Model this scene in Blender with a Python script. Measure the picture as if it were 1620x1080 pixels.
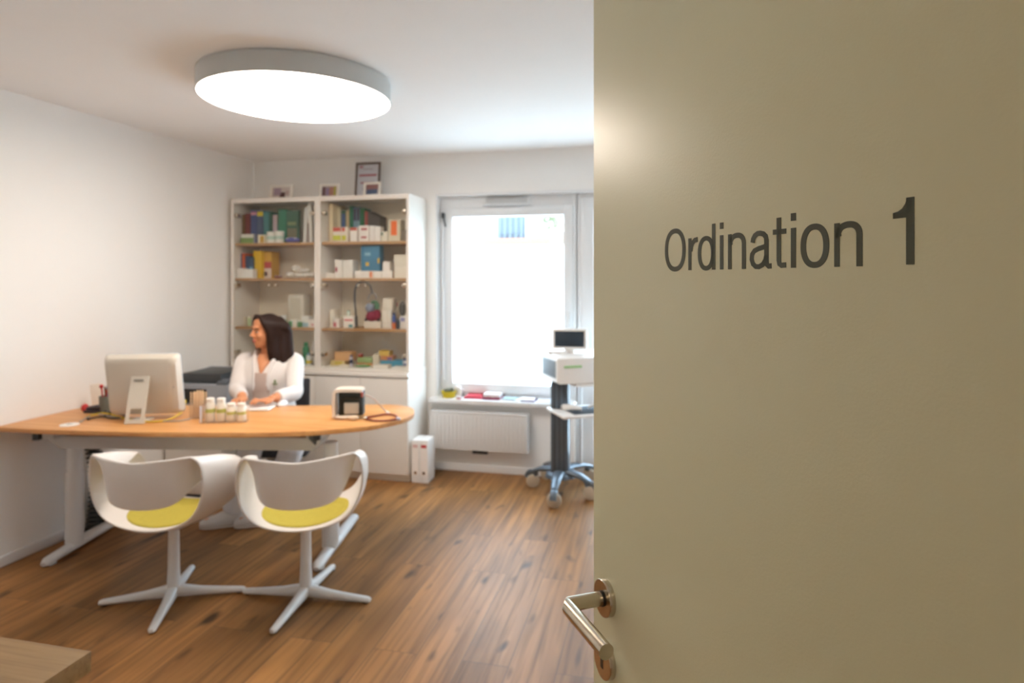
import bpy, bmesh, math, random
from mathutils import Vector, Matrix
from mathutils.bvhtree import BVHTree
random.seed(7)
PI = math.pi
S = bpy.context.scene
for o in list(bpy.data.objects): bpy.data.objects.remove(o)

# ------------------------------------------------------------------ camera, world, lights, exposure
F, HY, CX, EYE = 1010.0, 442.0, 810.0, 1.52        # focal length in px, horizon row, centre column, eye height
TH = math.atan2(230, 1010)
cd = bpy.data.cameras.new('camera'); cam = bpy.data.objects.new('camera', cd); S.collection.objects.link(cam)
cam.location = (0, 0, EYE); cam.rotation_euler = (PI/2, 0, TH)
cd.sensor_width = 36; cd.lens = 36*F/1620; cd.shift_y = -(540-HY)/1620; cd.clip_start = .02; cd.clip_end = 200
cd.dof.use_dof = True; cd.dof.focus_distance = 0.62; cd.dof.aperture_fstop = 7.0
S.camera = cam
W = bpy.data.worlds.new('sky'); S.world = W; W.use_nodes = True
bg = W.node_tree.nodes['Background']; bg.inputs[0].default_value = (.62, .82, 1, 1); bg.inputs[1].default_value = 4.9
S.view_settings.view_transform = 'Standard'; S.view_settings.look = 'None'; S.view_settings.gamma = 1
S.cycles.diffuse_bounces = 10; S.cycles.max_bounces = 16
S.view_settings.use_curve_mapping = False; S.view_settings.exposure = 1.28
LAMP_STRENGTH = 7.0
HALL_FILL_STRENGTH = 7.5
HALL_FILL_COL = (1, .84, .6)

def area(name, loc, size, rot, power, col, portal=False, shape='RECTANGLE'):
    l = bpy.data.lights.new(name, 'AREA'); l.shape = shape; l.size, l.size_y = size; l.energy = power; l.color = col
    l.cycles.is_portal = portal
    o = bpy.data.objects.new(name, l); o.location = loc; o.rotation_euler = rot; S.collection.objects.link(o); return o
area('window_portal', (-1.15, 5.02, 1.36), (1.15, 1.66), (-PI/2, 0, 0), 1, (1, 1, 1), True)
area('balcony_door_portal', (-.15, 5.02, 1.1), (.9, 2.1), (-PI/2, 0, 0), 1, (1, 1, 1), True)

# ------------------------------------------------------------------ pixel helpers (photo frame -> room metres)
def wd(r, d): return (r*math.cos(TH)-d*math.sin(TH), r*math.sin(TH)+d*math.cos(TH))
def atz(x, y, z):
    d = F*(EYE-z)/(y-HY); X, Y = wd((x-CX)/F*d, d); return X, Y
def atY(x, y, Y):
    u = (x-CX)/F; d = Y/(u*math.sin(TH)+math.cos(TH)); X, _ = wd(u*d, d); return X, EYE-(y-HY)/F*d, d

# ------------------------------------------------------------------ materials
def srgb(h):
    h = h.lstrip('#'); c = [int(h[i:i+2], 16)/255 for i in (0, 2, 4)]
    return tuple(v/12.92 if v <= .04045 else ((v+.055)/1.055)**2.4 for v in c)+(1,)
MATS = {}
def mat(name, col='#ffffff', rough=.5, metal=0, var=.04, scale=8, bump=0, bscale=200, emit=None, es=0, spec=.5, aniso=0):
    if name in MATS: return MATS[name]
    m = bpy.data.materials.new(name); m.use_nodes = True; N = m.node_tree.nodes; L = m.node_tree.links
    p = N['Principled BSDF']; c = srgb(col) if isinstance(col, str) else col
    p.inputs['Roughness'].default_value = rough; p.inputs['Metallic'].default_value = metal
    p.inputs['Specular IOR Level'].default_value = spec; p.inputs['Anisotropic'].default_value = aniso
    tc = N.new('ShaderNodeTexCoord')
    if var:
        n = N.new('ShaderNodeTexNoise'); n.inputs['Scale'].default_value = scale; L.new(tc.outputs['Object'], n.inputs['Vector'])
        mx = N.new('ShaderNodeMix'); mx.data_type = 'RGBA'; L.new(n.outputs['Fac'], mx.inputs[0])
        mx.inputs[6].default_value = tuple(v*(1-var) for v in c[:3])+(1,)
        mx.inputs[7].default_value = tuple(min(1, v*(1+var)) for v in c[:3])+(1,)
        L.new(mx.outputs[2], p.inputs['Base Color'])
    else: p.inputs['Base Color'].default_value = c
    if bump:
        n2 = N.new('ShaderNodeTexNoise'); n2.inputs['Scale'].default_value = bscale; L.new(tc.outputs['Object'], n2.inputs['Vector'])
        b = N.new('ShaderNodeBump'); b.inputs['Strength'].default_value = bump; b.inputs['Distance'].default_value = .002
        L.new(n2.outputs['Fac'], b.inputs['Height']); L.new(b.outputs[0], p.inputs['Normal'])
    if emit:
        p.inputs['Emission Color'].default_value = emit; p.inputs['Emission Strength'].default_value = es
    MATS[name] = m; return m
def glass(name, tint=(.93, .97, .95, 1), rough=0.0):
    if name in MATS: return MATS[name]
    m = bpy.data.materials.new(name); m.use_nodes = True; N = m.node_tree.nodes; L = m.node_tree.links
    N.remove(N['Principled BSDF']); t = N.new('ShaderNodeBsdfTransparent'); t.inputs[0].default_value = tint
    g = N.new('ShaderNodeBsdfGlossy'); g.inputs['Roughness'].default_value = rough
    lw = N.new('ShaderNodeLayerWeight'); lw.inputs['Blend'].default_value = .5; pw = N.new('ShaderNodeMath'); pw.operation = 'POWER'; pw.inputs[1].default_value = 5; L.new(lw.outputs['Facing'], pw.inputs[0])
    f = N.new('ShaderNodeMapRange'); f.inputs[3].default_value = .035; f.inputs[4].default_value = .9; L.new(pw.outputs[0], f.inputs[0])
    mx = N.new('ShaderNodeMixShader'); L.new(f.outputs[0], mx.inputs[0]); L.new(t.outputs[0], mx.inputs[1]); L.new(g.outputs[0], mx.inputs[2])
    L.new(mx.outputs[0], N['Material Output'].inputs[0]); MATS[name] = m; return m
def wood(name, c1, c2, c3, rough=.4, along='Y', plank=None, gs=1.0, spec=.5):
    """grain stretched along one axis; optional plank layout (width, length)"""
    m = bpy.data.materials.new(name); m.use_nodes = True; N = m.node_tree.nodes; L = m.node_tree.links; p = N['Principled BSDF']
    p.inputs['Specular IOR Level'].default_value = spec
    geo = N.new('ShaderNodeNewGeometry') if plank else N.new('ShaderNodeTexCoord')
    src = geo.outputs['Position'] if plank else geo.outputs['Object']
    mp = N.new('ShaderNodeMapping'); L.new(src, mp.inputs[0])
    if along == 'Y': mp.inputs['Rotation'].default_value = (0, 0, -PI/2)
    vec = mp.outputs[0]                                  # x runs along the grain
    def mixc(fac, a, b, mode='MIX'):
        x = N.new('ShaderNodeMix'); x.data_type = 'RGBA'; x.blend_type = mode
        for s, v in ((x.inputs[0], fac), (x.inputs[6], a), (x.inputs[7], b)):
            if hasattr(v, 'links'): L.new(v, s)
            else: s.default_value = v
        return x.outputs[2]
    def ramp(s, p0, p1):
        r = N.new('ShaderNodeMapRange'); r.inputs[1].default_value = p0; r.inputs[2].default_value = p1; L.new(s, r.inputs[0]); return r.outputs[0]
    gvec = vec
    if plank:
        br = N.new('ShaderNodeTexBrick'); L.new(vec, br.inputs['Vector']); br.inputs['Scale'].default_value = 1
        br.inputs['Brick Width'].default_value = plank[1]; br.inputs['Row Height'].default_value = plank[0]
        br.inputs['Mortar Size'].default_value = .0016; br.inputs['Mortar Smooth'].default_value = .3; br.inputs['Bias'].default_value = 0
        br.inputs['Color1'].default_value = (0, 0, 0, 1); br.inputs['Color2'].default_value = (1, 1, 1, 1); br.inputs['Mortar'].default_value = (.5, .5, .5, 1)
        br.offset = .37; br.offset_frequency = 2
        off = N.new('ShaderNodeVectorMath'); off.operation = 'MULTIPLY_ADD'; L.new(br.outputs['Color'], off.inputs[0])
        off.inputs[1].default_value = (13, 7, 5); L.new(vec, off.inputs[2]); gvec = off.outputs[0]
    def noise(scale, sx, sy, det=3, dist=0):
        mm = N.new('ShaderNodeMapping'); mm.inputs['Scale'].default_value = (sx, sy, sy); L.new(gvec, mm.inputs[0])
        n = N.new('ShaderNodeTexNoise'); n.inputs['Scale'].default_value = scale*gs; n.inputs['Detail'].default_value = det
        n.inputs['Distortion'].default_value = dist; L.new(mm.outputs[0], n.inputs['Vector']); return n.outputs['Fac']
    broad = noise(3, .35, 2.2, 3, .6); fine = noise(14, .12, 3.0, 4, .3)
    col = mixc(ramp(broad, .35, .68), c1, c2)
    col = mixc(ramp(fine, .45, .85), col, c3)
    if plank:
        knot = noise(5, .9, 2.4, 1)
        col = mixc(ramp(knot, .66, .80), col, tuple(v*.45 for v in c3[:3])+(1,))
        r2 = N.new('ShaderNodeMapRange'); r2.inputs[3].default_value = .80; r2.inputs[4].default_value = 1.18; L.new(br.outputs['Color'], r2.inputs[0])
        hs = N.new('ShaderNodeHueSaturation'); L.new(r2.outputs[0], hs.inputs['Value']); L.new(col, hs.inputs['Color']); col = hs.outputs[0]
        col = mixc(br.outputs['Fac'], col, (.12, .07, .035, 1))
    L.new(col, p.inputs['Base Color'])
    rr = N.new('ShaderNodeMapRange'); rr.inputs[3].default_value = rough*.85; rr.inputs[4].default_value = rough*1.2; L.new(fine, rr.inputs[0]); L.new(rr.outputs[0], p.inputs['Roughness'])
    b = N.new('ShaderNodeBump'); b.inputs['Strength'].default_value = .12; b.inputs['Distance'].default_value = .002; L.new(fine, b.inputs['Height']); L.new(b.outputs[0], p.inputs['Normal'])
    MATS[name] = m; return m

WALL = mat('white_wall_paint', '#f2f0ed', .75, var=.012, scale=2, bump=.15, bscale=120)
CEIL = mat('white_ceiling_paint', '#f3f2f1', .85, var=.01, bump=.1, bscale=90)
TRIM = mat('white_gloss_trim', '#e6e6e6', .35, var=.01)
PVC = mat('white_window_plastic', '#e4e6e8', .3, var=.01)
FLOOR = wood('oak_plank_floor', srgb('#a67543'), srgb('#805932'), srgb('#5e432b'), .42, 'Y', (.19, 1.22), spec=.28)
DESKW = wood('light_oak_desk', srgb('#dca468'), srgb('#cf9255'), srgb('#c0824a'), .38, 'X', gs=1.2)
BOARDW = wood('pale_oak_board', srgb('#a98455'), srgb('#94703f'), srgb('#7c5c35'), .5, 'X', gs=2)
SHELFW = wood('shelf_oak', srgb('#c39a6c'), srgb('#b58a5c'), srgb('#a1764a'), .45, 'X')
CAB = mat('white_cabinet_lacquer', '#e8e2da', .35, var=.01)
CABIN = mat('cabinet_inside', '#ece2cf', .5, var=.015)
WPL = mat('white_plastic', '#eceae8', .28, var=.01)
SHELL = mat('white_chair_shell', '#e9e4e0', .32, var=.01)
LIME = mat('lime_felt', '#bcae4e', .95, var=.08, scale=60, bump=.3, bscale=900, spec=.2)
WMET = mat('white_powder_metal', '#dedede', .3, var=.01)
GMET = mat('grey_powder_metal', '#bdbbb8', .4, var=.02)
STEEL = mat('brushed_steel', '#c9bfae', .22, 1, var=.05, scale=300, aniso=.5)
BLACK = mat('black_plastic', '#17181a', .4, var=.05)
DARK = mat('dark_grey_plastic', '#3c4044', .45, var=.05)
RUB = mat('castor_rubber', '#b9ab98', .5, var=.05)
BLUEG = mat('blue_grey_metal', '#616c78', .35, .3, var=.05)
CLEAR = glass('clear_glass', (.985, .995, .99, 1)); WGLASS = glass('window_glass', (.98, .99, .99, 1)); ACRYL = glass('clear_acrylic', (.985, .988, .995, 1), .03)
DOORP = mat('sage_door_lacquer', '#dcd7b5', .38, var=.012, scale=3, bump=.08, bscale=320, spec=.6)
LETTER = mat('dark_olive_vinyl', '#4c5040', .5, var=.02)
COL = {}
def cm(h, rough=.55, **k):
    key = 'colour_'+h.strip('#')+('_%d' % int(rough*100)); return mat(key, h, rough, var=.05, scale=30, **k)

# ------------------------------------------------------------------ mesh builder
class MB:
    def __init__(s): s.b = bmesh.new()
    def _add(s, b2, M=None):
        if M is not None: b2.transform(M)
        me = bpy.data.meshes.new('t'); b2.to_mesh(me); b2.free(); s.b.from_mesh(me); bpy.data.meshes.remove(me); return s
    def box(s, c, d, bev=0, rot=None, seg=2):
        b = bmesh.new(); bmesh.ops.create_cube(b, size=1); bmesh.ops.scale(b, vec=d, verts=b.verts)
        if bev: bmesh.ops.bevel(b, geom=b.edges[:], offset=min(bev, min(d)*.49), segments=seg, profile=.6, affect='EDGES')
        M = Matrix.Translation(c)
        if rot is not None: M = M @ (Matrix.Rotation(rot, 4, 'Z') if isinstance(rot, (int, float)) else rot)
        return s._add(b, M)
    def span(s, x0, x1, y0, y1, z0, z1, bev=0): return s.box(((x0+x1)/2, (y0+y1)/2, (z0+z1)/2), (abs(x1-x0), abs(y1-y0), abs(z1-z0)), bev)
    def ell(s, c, r, seg=24, rot=None):
        b = bmesh.new(); bmesh.ops.create_uvsphere(b, u_segments=seg, v_segments=seg//2, radius=1)
        M = Matrix.Translation(c)
        if rot is not None: M = M @ rot
        M = M @ Matrix.Diagonal((*(r if hasattr(r, '__len__') else (r, r, r)), 1)); return s._add(b, M)
    def loft(s, rings, cap=True, closed=False):
        b = s.b; R = [[b.verts.new(p) for p in r] for r in rings]; n = len(R[0])
        for i in range(len(R)-(0 if closed else 1)):
            A, B = R[i], R[(i+1) % len(R)]
            for j in range(n): b.faces.new((A[j], A[(j+1) % n], B[(j+1) % n], B[j]))
        if cap and not closed: b.faces.new(R[0][::-1]); b.faces.new(R[-1])
        return s
    def tube(s, pts, r, seg=12, cap=True, smooth=0, ry=None, up=None):
        pts = [Vector(p) for p in pts]; rs = list(r) if hasattr(r, '__len__') else [r]*len(pts)
        if smooth: pts, rs = crspline(pts, rs, smooth)
        rings = []; prev = None
        for i, p in enumerate(pts):
            t = (pts[min(i+1, len(pts)-1)]-pts[max(i-1, 0)]).normalized()
            if prev is None:
                a = Vector(up) if up else (Vector((0, 0, 1)) if abs(t.z) < .9 else Vector((0, 1, 0)))
                u = (a-t*a.dot(t)).normalized()
            else: u = (prev-t*prev.dot(t)).normalized()
            prev = u; v = t.cross(u); q = ry if ry else 1
            rings.append([p+(u*math.cos(k*2*PI/seg)+v*math.sin(k*2*PI/seg)*q)*rs[i] for k in range(seg)])
        return s.loft(rings, cap)
    def cyl(s, p0, p1, r0, r1=None, seg=24): return s.tube([p0, p1], [r0, r0 if r1 is None else r1], seg)
    def lathe(s, prof, c=(0, 0, 0), seg=32, M=None):
        rings = [[Vector((c[0]+r*math.cos(k*2*PI/seg), c[1]+r*math.sin(k*2*PI/seg), c[2]+z)) for k in range(seg)] for r, z in prof]
        if M is not None: rings = [[M @ p for p in r] for r in rings]
        return s.loft(rings)
    def prism(s, poly, z0, z1, bev=0, M=None):
        b = bmesh.new(); lo = [b.verts.new((x, y, z0)) for x, y in poly]; hi = [b.verts.new((x, y, z1)) for x, y in poly]; n = len(poly)
        b.faces.new(lo[::-1]); b.faces.new(hi)
        for i in range(n): b.faces.new((lo[i], lo[(i+1) % n], hi[(i+1) % n], hi[i]))
        bmesh.ops.recalc_face_normals(b, faces=b.faces[:])
        if bev:
            es = [e for e in b.edges if abs(e.verts[0].co.z-e.verts[1].co.z) < 1e-6]
            bmesh.ops.bevel(b, geom=es, offset=bev, segments=2, profile=.6, affect='EDGES')
        return s._add(b, M)
    def build(s, name, m, parent=None, loc=None, rz=None, sharp=.7, recalc=True):
        if recalc: bmesh.ops.recalc_face_normals(s.b, faces=s.b.faces[:])
        for e in s.b.edges:
            if len(e.link_faces) == 2 and e.calc_face_angle(0) > sharp: e.smooth = False
        for f in s.b.faces: f.smooth = True
        me = bpy.data.meshes.new(name); s.b.to_mesh(me); s.b.free(); me.materials.append(m)
        o = bpy.data.objects.new(name, me); S.collection.objects.link(o)
        if parent: o.parent = parent
        if loc is not None: o.location = loc
        if rz is not None: o.rotation_euler.z = rz
        return o
def crspline(pts, rs, n, closed=False):
    P, Rr = [], []; N = len(pts); rng = range(N if closed else N-1)
    g = (lambda i: pts[i % N]) if closed else (lambda i: pts[max(0, min(N-1, i))])
    h = (lambda i: rs[i % N]) if closed else (lambda i: rs[max(0, min(N-1, i))])
    for i in rng:
        for k in range(n):
            t = k/n; a, b, c, d = g(i-1), g(i), g(i+1), g(i+2)
            P.append(.5*((2*b)+(c-a)*t+(2*a-5*b+4*c-d)*t*t+(3*b-a-3*c+d)*t*t*t))
            Rr.append(h(i)*(1-t)+h(i+1)*t)
    if not closed: P.append(pts[-1]); Rr.append(rs[-1])
    return P, Rr
def tag(o, label=None, cat=None, group=None, kind=None):
    if label: o['label'] = label
    if cat: o['category'] = cat
    if group: o['group'] = group
    if kind: o['kind'] = kind
    return o
def thing(name, label, cat, loc=(0, 0, 0), rz=0, group=None):
    o = bpy.data.objects.new(name, None); o.empty_display_size = .05; S.collection.objects.link(o)
    o.location = loc; o.rotation_euler.z = rz; return tag(o, label, cat, group)
def struct(name, mb, m, label=None):
    o = mb.build(name, m); o['kind'] = 'structure'
    if label: o['label'] = label
    return o
def copy_tree(o, parent=None):
    c = o.copy(); S.collection.objects.link(c)
    if parent: c.parent = parent
    for ch in list(o.children): copy_tree(ch, c)
    return c

# ------------------------------------------------------------------ room shell
XL, XR, YB, YF, ZC = -3.39, .62, 4.87, .25, 2.53
# floor runs on into the hallway behind the camera
struct('floor', MB().span(XL-.1, 1.6, -1.9, YB+.3, -.05, 0), FLOOR)
struct('ceiling', MB().span(XL-.1, 1.6, -1.9, YB+.3, ZC, ZC+.08), CEIL)
struct('wall_left', MB().span(XL-.15, XL, -1.9, YB+.3, 0, ZC), WALL)
struct('wall_right', MB().span(XR, XR+.12, YF, YB+.3, 0, ZC), WALL)
WX0, WX1, WZ0, WZ1 = -1.74, -.62, .545, 2.20        # window opening;   balcony door opening from WX1 on
DX1 = .34
b = MB(); b.span(XL, WX0, YB, YB+.3, 0, ZC); b.span(WX0, DX1, YB, YB+.3, WZ1, ZC); b.span(DX1, XR, YB, YB+.3, 0, ZC)
b.span(WX0, WX1, YB, YB+.3, 0, WZ0)
struct('wall_back', b, WALL)
b = MB(); b.span(XL, -.56, .09, YF, 0, ZC); b.span(-.56, .45, .09, YF, 2.12, ZC); b.span(.45, 1.6, .09, YF, 0, ZC)
struct('wall_front', b, WALL)
b = MB(); b.span(-2.2, -2.08, -1.9, .09, 0, ZC); struct('wall_hall_left', b, WALL)
b = MB(); b.span(1.5, 1.6, -1.9, .09, 0, ZC); struct('wall_hall_right', b, WALL)
b = MB(); b.span(XL, 1.6, -1.95, -1.85, 0, ZC); struct('wall_hall_back', b, WALL)
def skirting(name, x0, x1, y0, y1): struct(name, MB().span(x0, x1, y0, y1, 0, .055, .004), TRIM)
skirting('baseboard_left', XL, XL+.014, YF, YB); skirting('baseboard_back', -1.80, WX1-.02, YB-.014, YB)
skirting('baseboard_right', XR-.014, XR, YF, YB)
# doorway lining
b = MB(); b.span(-.56, -.52, .07, .27, 0, 2.12); b.span(.41, .45, .07, .27, 0, 2.12); b.span(-.56, .45, .07, .27, 2.08, 2.12)
struct('trim_1', b, TRIM)

# window (sash + frame, set back in the reveal)
def frame_rect(mb, x0, x1, z0, z1, w, y0, y1, bev=.006, wb=None):
    wb = wb or w
    mb.span(x0, x0+w, y0, y1, z0, z1, bev); mb.span(x1-w, x1, y0, y1, z0, z1, bev)
    mb.span(x0+w*.9, x1-w*.9, y0, y1, z0, z0+wb, bev); mb.span(x0+w*.9, x1-w*.9, y0, y1, z1-w, z1, bev)
win = tag(bpy.data.objects.new('window_1', None), kind='structure', label='white framed window above the radiator'); S.collection.objects.link(win)
win.location = (0, 0, 0)
YW = YB+.09
b = MB(); frame_rect(b, WX0, WX1+.02, WZ0+.02, WZ1, .055, YW, YW+.07); b.span(WX0+.05, WX1-.03, YW+.001, YW+.069, WZ1-.115, WZ1-.05); b.build('window_frame', PVC, win)
b = MB(); frame_rect(b, WX0+.045, WX1-.02, WZ0+.065, WZ1-.10, .075, YW-.018, YW+.05, .01); sash = b.build('window_sash', PVC, win)
b = MB(); b.span(WX0+.10, WX1-.08, YW+.02, YW+.026, WZ0+.12, WZ1-.16); b.build('window_pane', WGLASS, win)
hx = atY(898, 500, YW)
b = MB(); b.box((WX1-.055, YW-.024, hx[1]), (.028, .012, .07), .005); b.box((WX1-.055, YW-.045, hx[1]-.045), (.018, .018, .11), .008)
b.cyl((WX1-.055, YW-.024, hx[1]), (WX1-.055, YW-.05, hx[1]), .008); b.build('window_handle', WMET, win)
b = MB(); x0 = atY(768, 320, YW)[0]; x1 = atY(838, 320, YW)[0]; zt = atY(800, 318, YW)[1]
b.box(((x0+x1)/2, YW-.018, zt), (x1-x0, .036, .05), .006); b.box(((x0+x1)/2, YW-.04, zt-.03), (x1-x0+.04, .03, .012), .004)
vent = b.build('vent_grille', PVC, win)
b = MB()
for k in range(4): b.box(((x0+x1)/2, YW-.037, zt-.013+k*.011), (x1-x0-.03, .004, .004))
b.build('grille_slot', cm('#a8a8a8', .5), vent)
# reveal lining
b = MB(); b.span(WX0, WX0+.012, YB, YW, WZ0, WZ1); b.span(WX0, DX1, YB-.004, YW, WZ1-.012, WZ1+.006)
struct('trim_2', b, TRIM)
b = MB(); b.span(WX0-.03, WX1-.01, YB-.09, YW+.01, WZ0, WZ0+.035, .008); struct('trim_3', b, TRIM, 'white window sill above the radiator')
# balcony door beside the window
bd = tag(bpy.data.objects.new('door_2', None), kind='structure', label='white balcony door half hidden behind the open door'); S.collection.objects.link(bd)
b = MB(); frame_rect(b, WX1, DX1, .0, WZ1, .055, YW, YW+.07); b.build('door_frame', PVC, bd)
b = MB(); frame_rect(b, WX1+.045, DX1-.045, .04, WZ1-.045, .10, YW-.018, YW+.05, .01); b.build('door_sash', PVC, bd)
b = MB(); b.span(WX1+.13, DX1-.13, YW+.02, YW+.026, .12, WZ1-.13); b.build('door_pane', WGLASS, bd)
b = MB(); b.box((WX1+.1, YW-.045, 1.05), (.018, .018, .12), .008); b.cyl((WX1+.1, YW-.018, 1.09), (WX1+.1, YW-.05, 1.09), .009); b.build('door_handle', WMET, bd)

# roller shutter crank rod in the reveal
t = thing('shutter_crank', 'thin white crank rod hanging at the left edge of the window', 'crank rod', (WX0+.045, YW-.05, 1.0))
z1 = atY(700, 345, YW-.05)[1]-1.0; z0 = atY(703, 600, YW-.05)[1]-1.0
b = MB(); b.tube([(0, 0, z1), (.006, -.004, z1-.6), (.012, -.01, z0+.1), (.016, -.012, z0)], .006, 10); b.build('rod', WMET, t)
b = MB(); b.box((0, .015, z1+.02), (.022, .04, .05), .006); b.cyl((0, 0, z1+.03), (.03, -.01, z1-.07), .006); b.build('bracket', DARK, t)

# ------------------------------------------------------------------ outdoors
struct('ground', MB().span(-30, 30, YB+.3, 40, -.5, -.35), mat('pale_paving', '#e8e6e2', .9, var=.05, scale=1))
t = tag(MB().span(-9, 8, 9.0, 9.25, -.35, 2.02, .02).build('garden_wall', mat('white_render', '#f2f0ec', .9, var=.03, scale=2)), 'white rendered wall filling the view outside the window', 'wall')
h = thing('house', 'house with terracotta eaves and grey windows seen at the top of the window', 'house', (-2.0, 15.5, -.35))
b = MB(); b.span(-3.6, 4.4, 0, 5, 0, 6.2); b.build('facade', mat('pale_facade', '#efe7da', .9, var=.03), h)
b = MB(); b.span(-2.25, -.55, -.35, 0, 2.70, 2.88, .03); b.build('balcony_edge', (mat('terracotta', (.30, .14, .09, 1), .9)), h)
for k, (x, w) in enumerate(((-1.9, .55), (1.5, .55))):
    f = MB().span(x, x+w*1.3, -.06, .02, 2.9, 4.5, .02).build('window', cm('#59636c', .4), h)
    MB().span(x+.08, x+w*1.3-.08, -.09, -.05, 3.0, 4.4).build('pane', cm('#515a63', .2), f)
b = MB()
for k in range(12): b.box((-2.2+k*.14, -.33, 3.25), (.02, .02, .8))
b.span(-2.25, -.6, -.35, -.31, 3.64, 3.68); b.build('railing', cm('#6a7278', .5), h)
def tree(name, label, loc, hgt, r, col, n=900):
    t = thing(name, label, 'tree', loc); b = MB(); b.tube([(0, 0, 0), (.05, 0, hgt*.4), (.1, .05, hgt*.8)], [.12, .09, .04], 8); b.build('trunk', cm('#5a4632', .9), t)
    b = bmesh.new()
    for i in range(n):
        a, e, q = random.uniform(0, 2*PI), random.uniform(-1, 1), random.random()**.4
        c = Vector((math.cos(a)*math.sqrt(1-e*e)*r*q, math.sin(a)*math.sqrt(1-e*e)*r*q, hgt+e*r*.9*q))
        u = Vector((random.uniform(-1, 1), random.uniform(-1, 1), random.uniform(-1, 1))).normalized()*.09; v = u.orthogonal().normalized()*.05
        b.faces.new([b.verts.new(c+u), b.verts.new(c+v), b.verts.new(c-u), b.verts.new(c-v)])
    me = bpy.data.meshes.new('foliage'); b.to_mesh(me); b.free(); me.materials.append(cm(col, .8)); o = bpy.data.objects.new('foliage', me); S.collection.objects.link(o); o.parent = t
tree('tree', 'leafy tree behind the white wall at the top right of the window', (-1.85, 12.2, -.35), 3.5, .75, '#7a7c62', 420)

# ------------------------------------------------------------------ open door in the foreground
E0 = wd(.1277*.975, .975); tx, ty = wd(.332, -.943); RZ = math.atan2(ty, tx)
door = tag(bpy.data.objects.new('door_1', None), kind='structure', label='open sage grey door with dark lettering and steel lever handle'); S.collection.objects.link(door)
door.location = (E0[0], E0[1], 0); door.rotation_euler.z = RZ       # local x runs to the hinges, -y faces the camera
MB().span(0, .90, 0, .04, .008, 2.08, .0012).build('door_leaf', DOORP, door)
b = MB()
for z in (.25, 1.05, 1.85): b.cyl((.905, .03, z-.045), (.905, .03, z+.045), .008)
b.build('door_hinge', STEEL, door)
MY = Matrix.Rotation(PI/2, 4, 'X')          # lathe axis z -> -y
hand = thing('x', None, None); hand.name = 'door_handle'; hand.parent = door
for k in ('label', 'category'):
    if k in hand: del hand[k]
HB = 1.056
def dl(x, z): return Matrix.Translation((x, 0, z)) @ MY
b = MB(); b.lathe([(.0262, 0), (.0262, .0085), (.0256, .0093), (.0, .0093)][:3]+[(.011, .0093), (.011, .0085)], M=dl(.045, HB), seg=64); b.build('rosette', STEEL, hand)
b = MB(); b.lathe([(.0108, .0078), (.0108, .0118)], M=dl(.045, HB), seg=48); b.build('collar', BLACK, hand)
# neck and grip meet in a mitred corner
R_ = .0102; OFF = .066; LEN = .122
rings = []
for k_, (px_, mode) in enumerate(((0, 'neck0'), (1, 'corner'), (2, 'end'))):
    ring = []
    for k in range(40):
        a = 2*PI*k/40; ca, sa = math.cos(a)*R_, math.sin(a)*R_
        if mode == 'neck0': p = (.045+ca, -.0093, HB+sa)
        elif mode == 'corner': p = (.045+ca, -OFF+ca*-1, HB+sa)
        else: p = (.045+LEN, -OFF-ca, HB+sa)
        ring.append(Vector(p))
    rings.append(ring)
b = MB(); b.loft(rings); b.build('lever', STEEL, hand, sharp=.5)
esc = MB().lathe([(.0262, 0), (.0262, .0085), (.0256, .0093)], M=dl(.045, HB-.0905), seg=64).build('escutcheon', STEEL, hand)
b = MB(); b.box((.045, -.0093, HB-.0905), (.0075, .0006, .021)); b.cyl((.045, -.0089, HB-.0865), (.045, -.0096, HB-.0865), .0034); b.build('keyhole', BLACK, esc)

# lettering: strokes in mm on the door face
def stroke(mb, pts, w, closed=False):
    """flat strip with square ends along a polyline; w may be (width along x, width along z)"""
    P = [Vector((p[0], p[1])) for p in pts]; n = len(P); L_, R2 = [], []
    for i in range(n):
        if closed: t = (P[(i+1) % n]-P[i-1])
        else: t = P[min(i+1, n-1)]-P[max(i-1, 0)]
        t.normalize(); nn = Vector((-t.y, t.x))
        ww = w if not hasattr(w, '__len__') else math.hypot(w[0]*t.y, w[1]*t.x)
        L_.append(P[i]+nn*ww/2); R2.append(P[i]-nn*ww/2)
    y0, y1 = -.0004, .0
    V = lambda q, y: mb.b.verts.new((q.x/1000, y, Z0+q.y/1000))
    a = [(V(L_[i], y0), V(R2[i], y0), V(R2[i], y1), V(L_[i], y1)) for i in range(n)]
    for i in range(n if closed else n-1):
        A, B = a[i], a[(i+1) % n]
        for k in range(4): mb.b.faces.new((A[k], A[(k+1) % 4], B[(k+1) % 4], B[k]))
    if not closed: mb.b.faces.new(a[0]); mb.b.faces.new(a[-1][::-1])
Z0 = 1.5308
def arcp(cx, cz, rx, rz, a0, a1, n=24): return [(cx+rx*math.cos(math.radians(a0+(a1-a0)*k/n)), cz+rz*math.sin(math.radians(a0+(a1-a0)*k/n))) for k in range(n+1)]
def sq(cx, cz, rx, rz, a0, a1, n=28, e=2.3):
    out = []
    for k in range(n+1):
        a = math.radians(a0+(a1-a0)*k/n); c, s_ = math.cos(a), math.sin(a)
        out.append((cx+rx*math.copysign(abs(c)**(2/e), c), cz+rz*math.copysign(abs(s_)**(2/e), s_)))
    return out
def ring_l(mb, x0, x1, z0, z1, w, wz): stroke(mb, sq((x0+x1)/2, (z0+z1)/2, (x1-x0-w)/2, (z1-z0-wz)/2, 0, 360-360/48, 47, 2.25), (w, wz), True)
def rect_l(mb, x0, x1, z0, z1): stroke(mb, [((x0+x1)/2, z0), ((x0+x1)/2, z1)], x1-x0)
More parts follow.
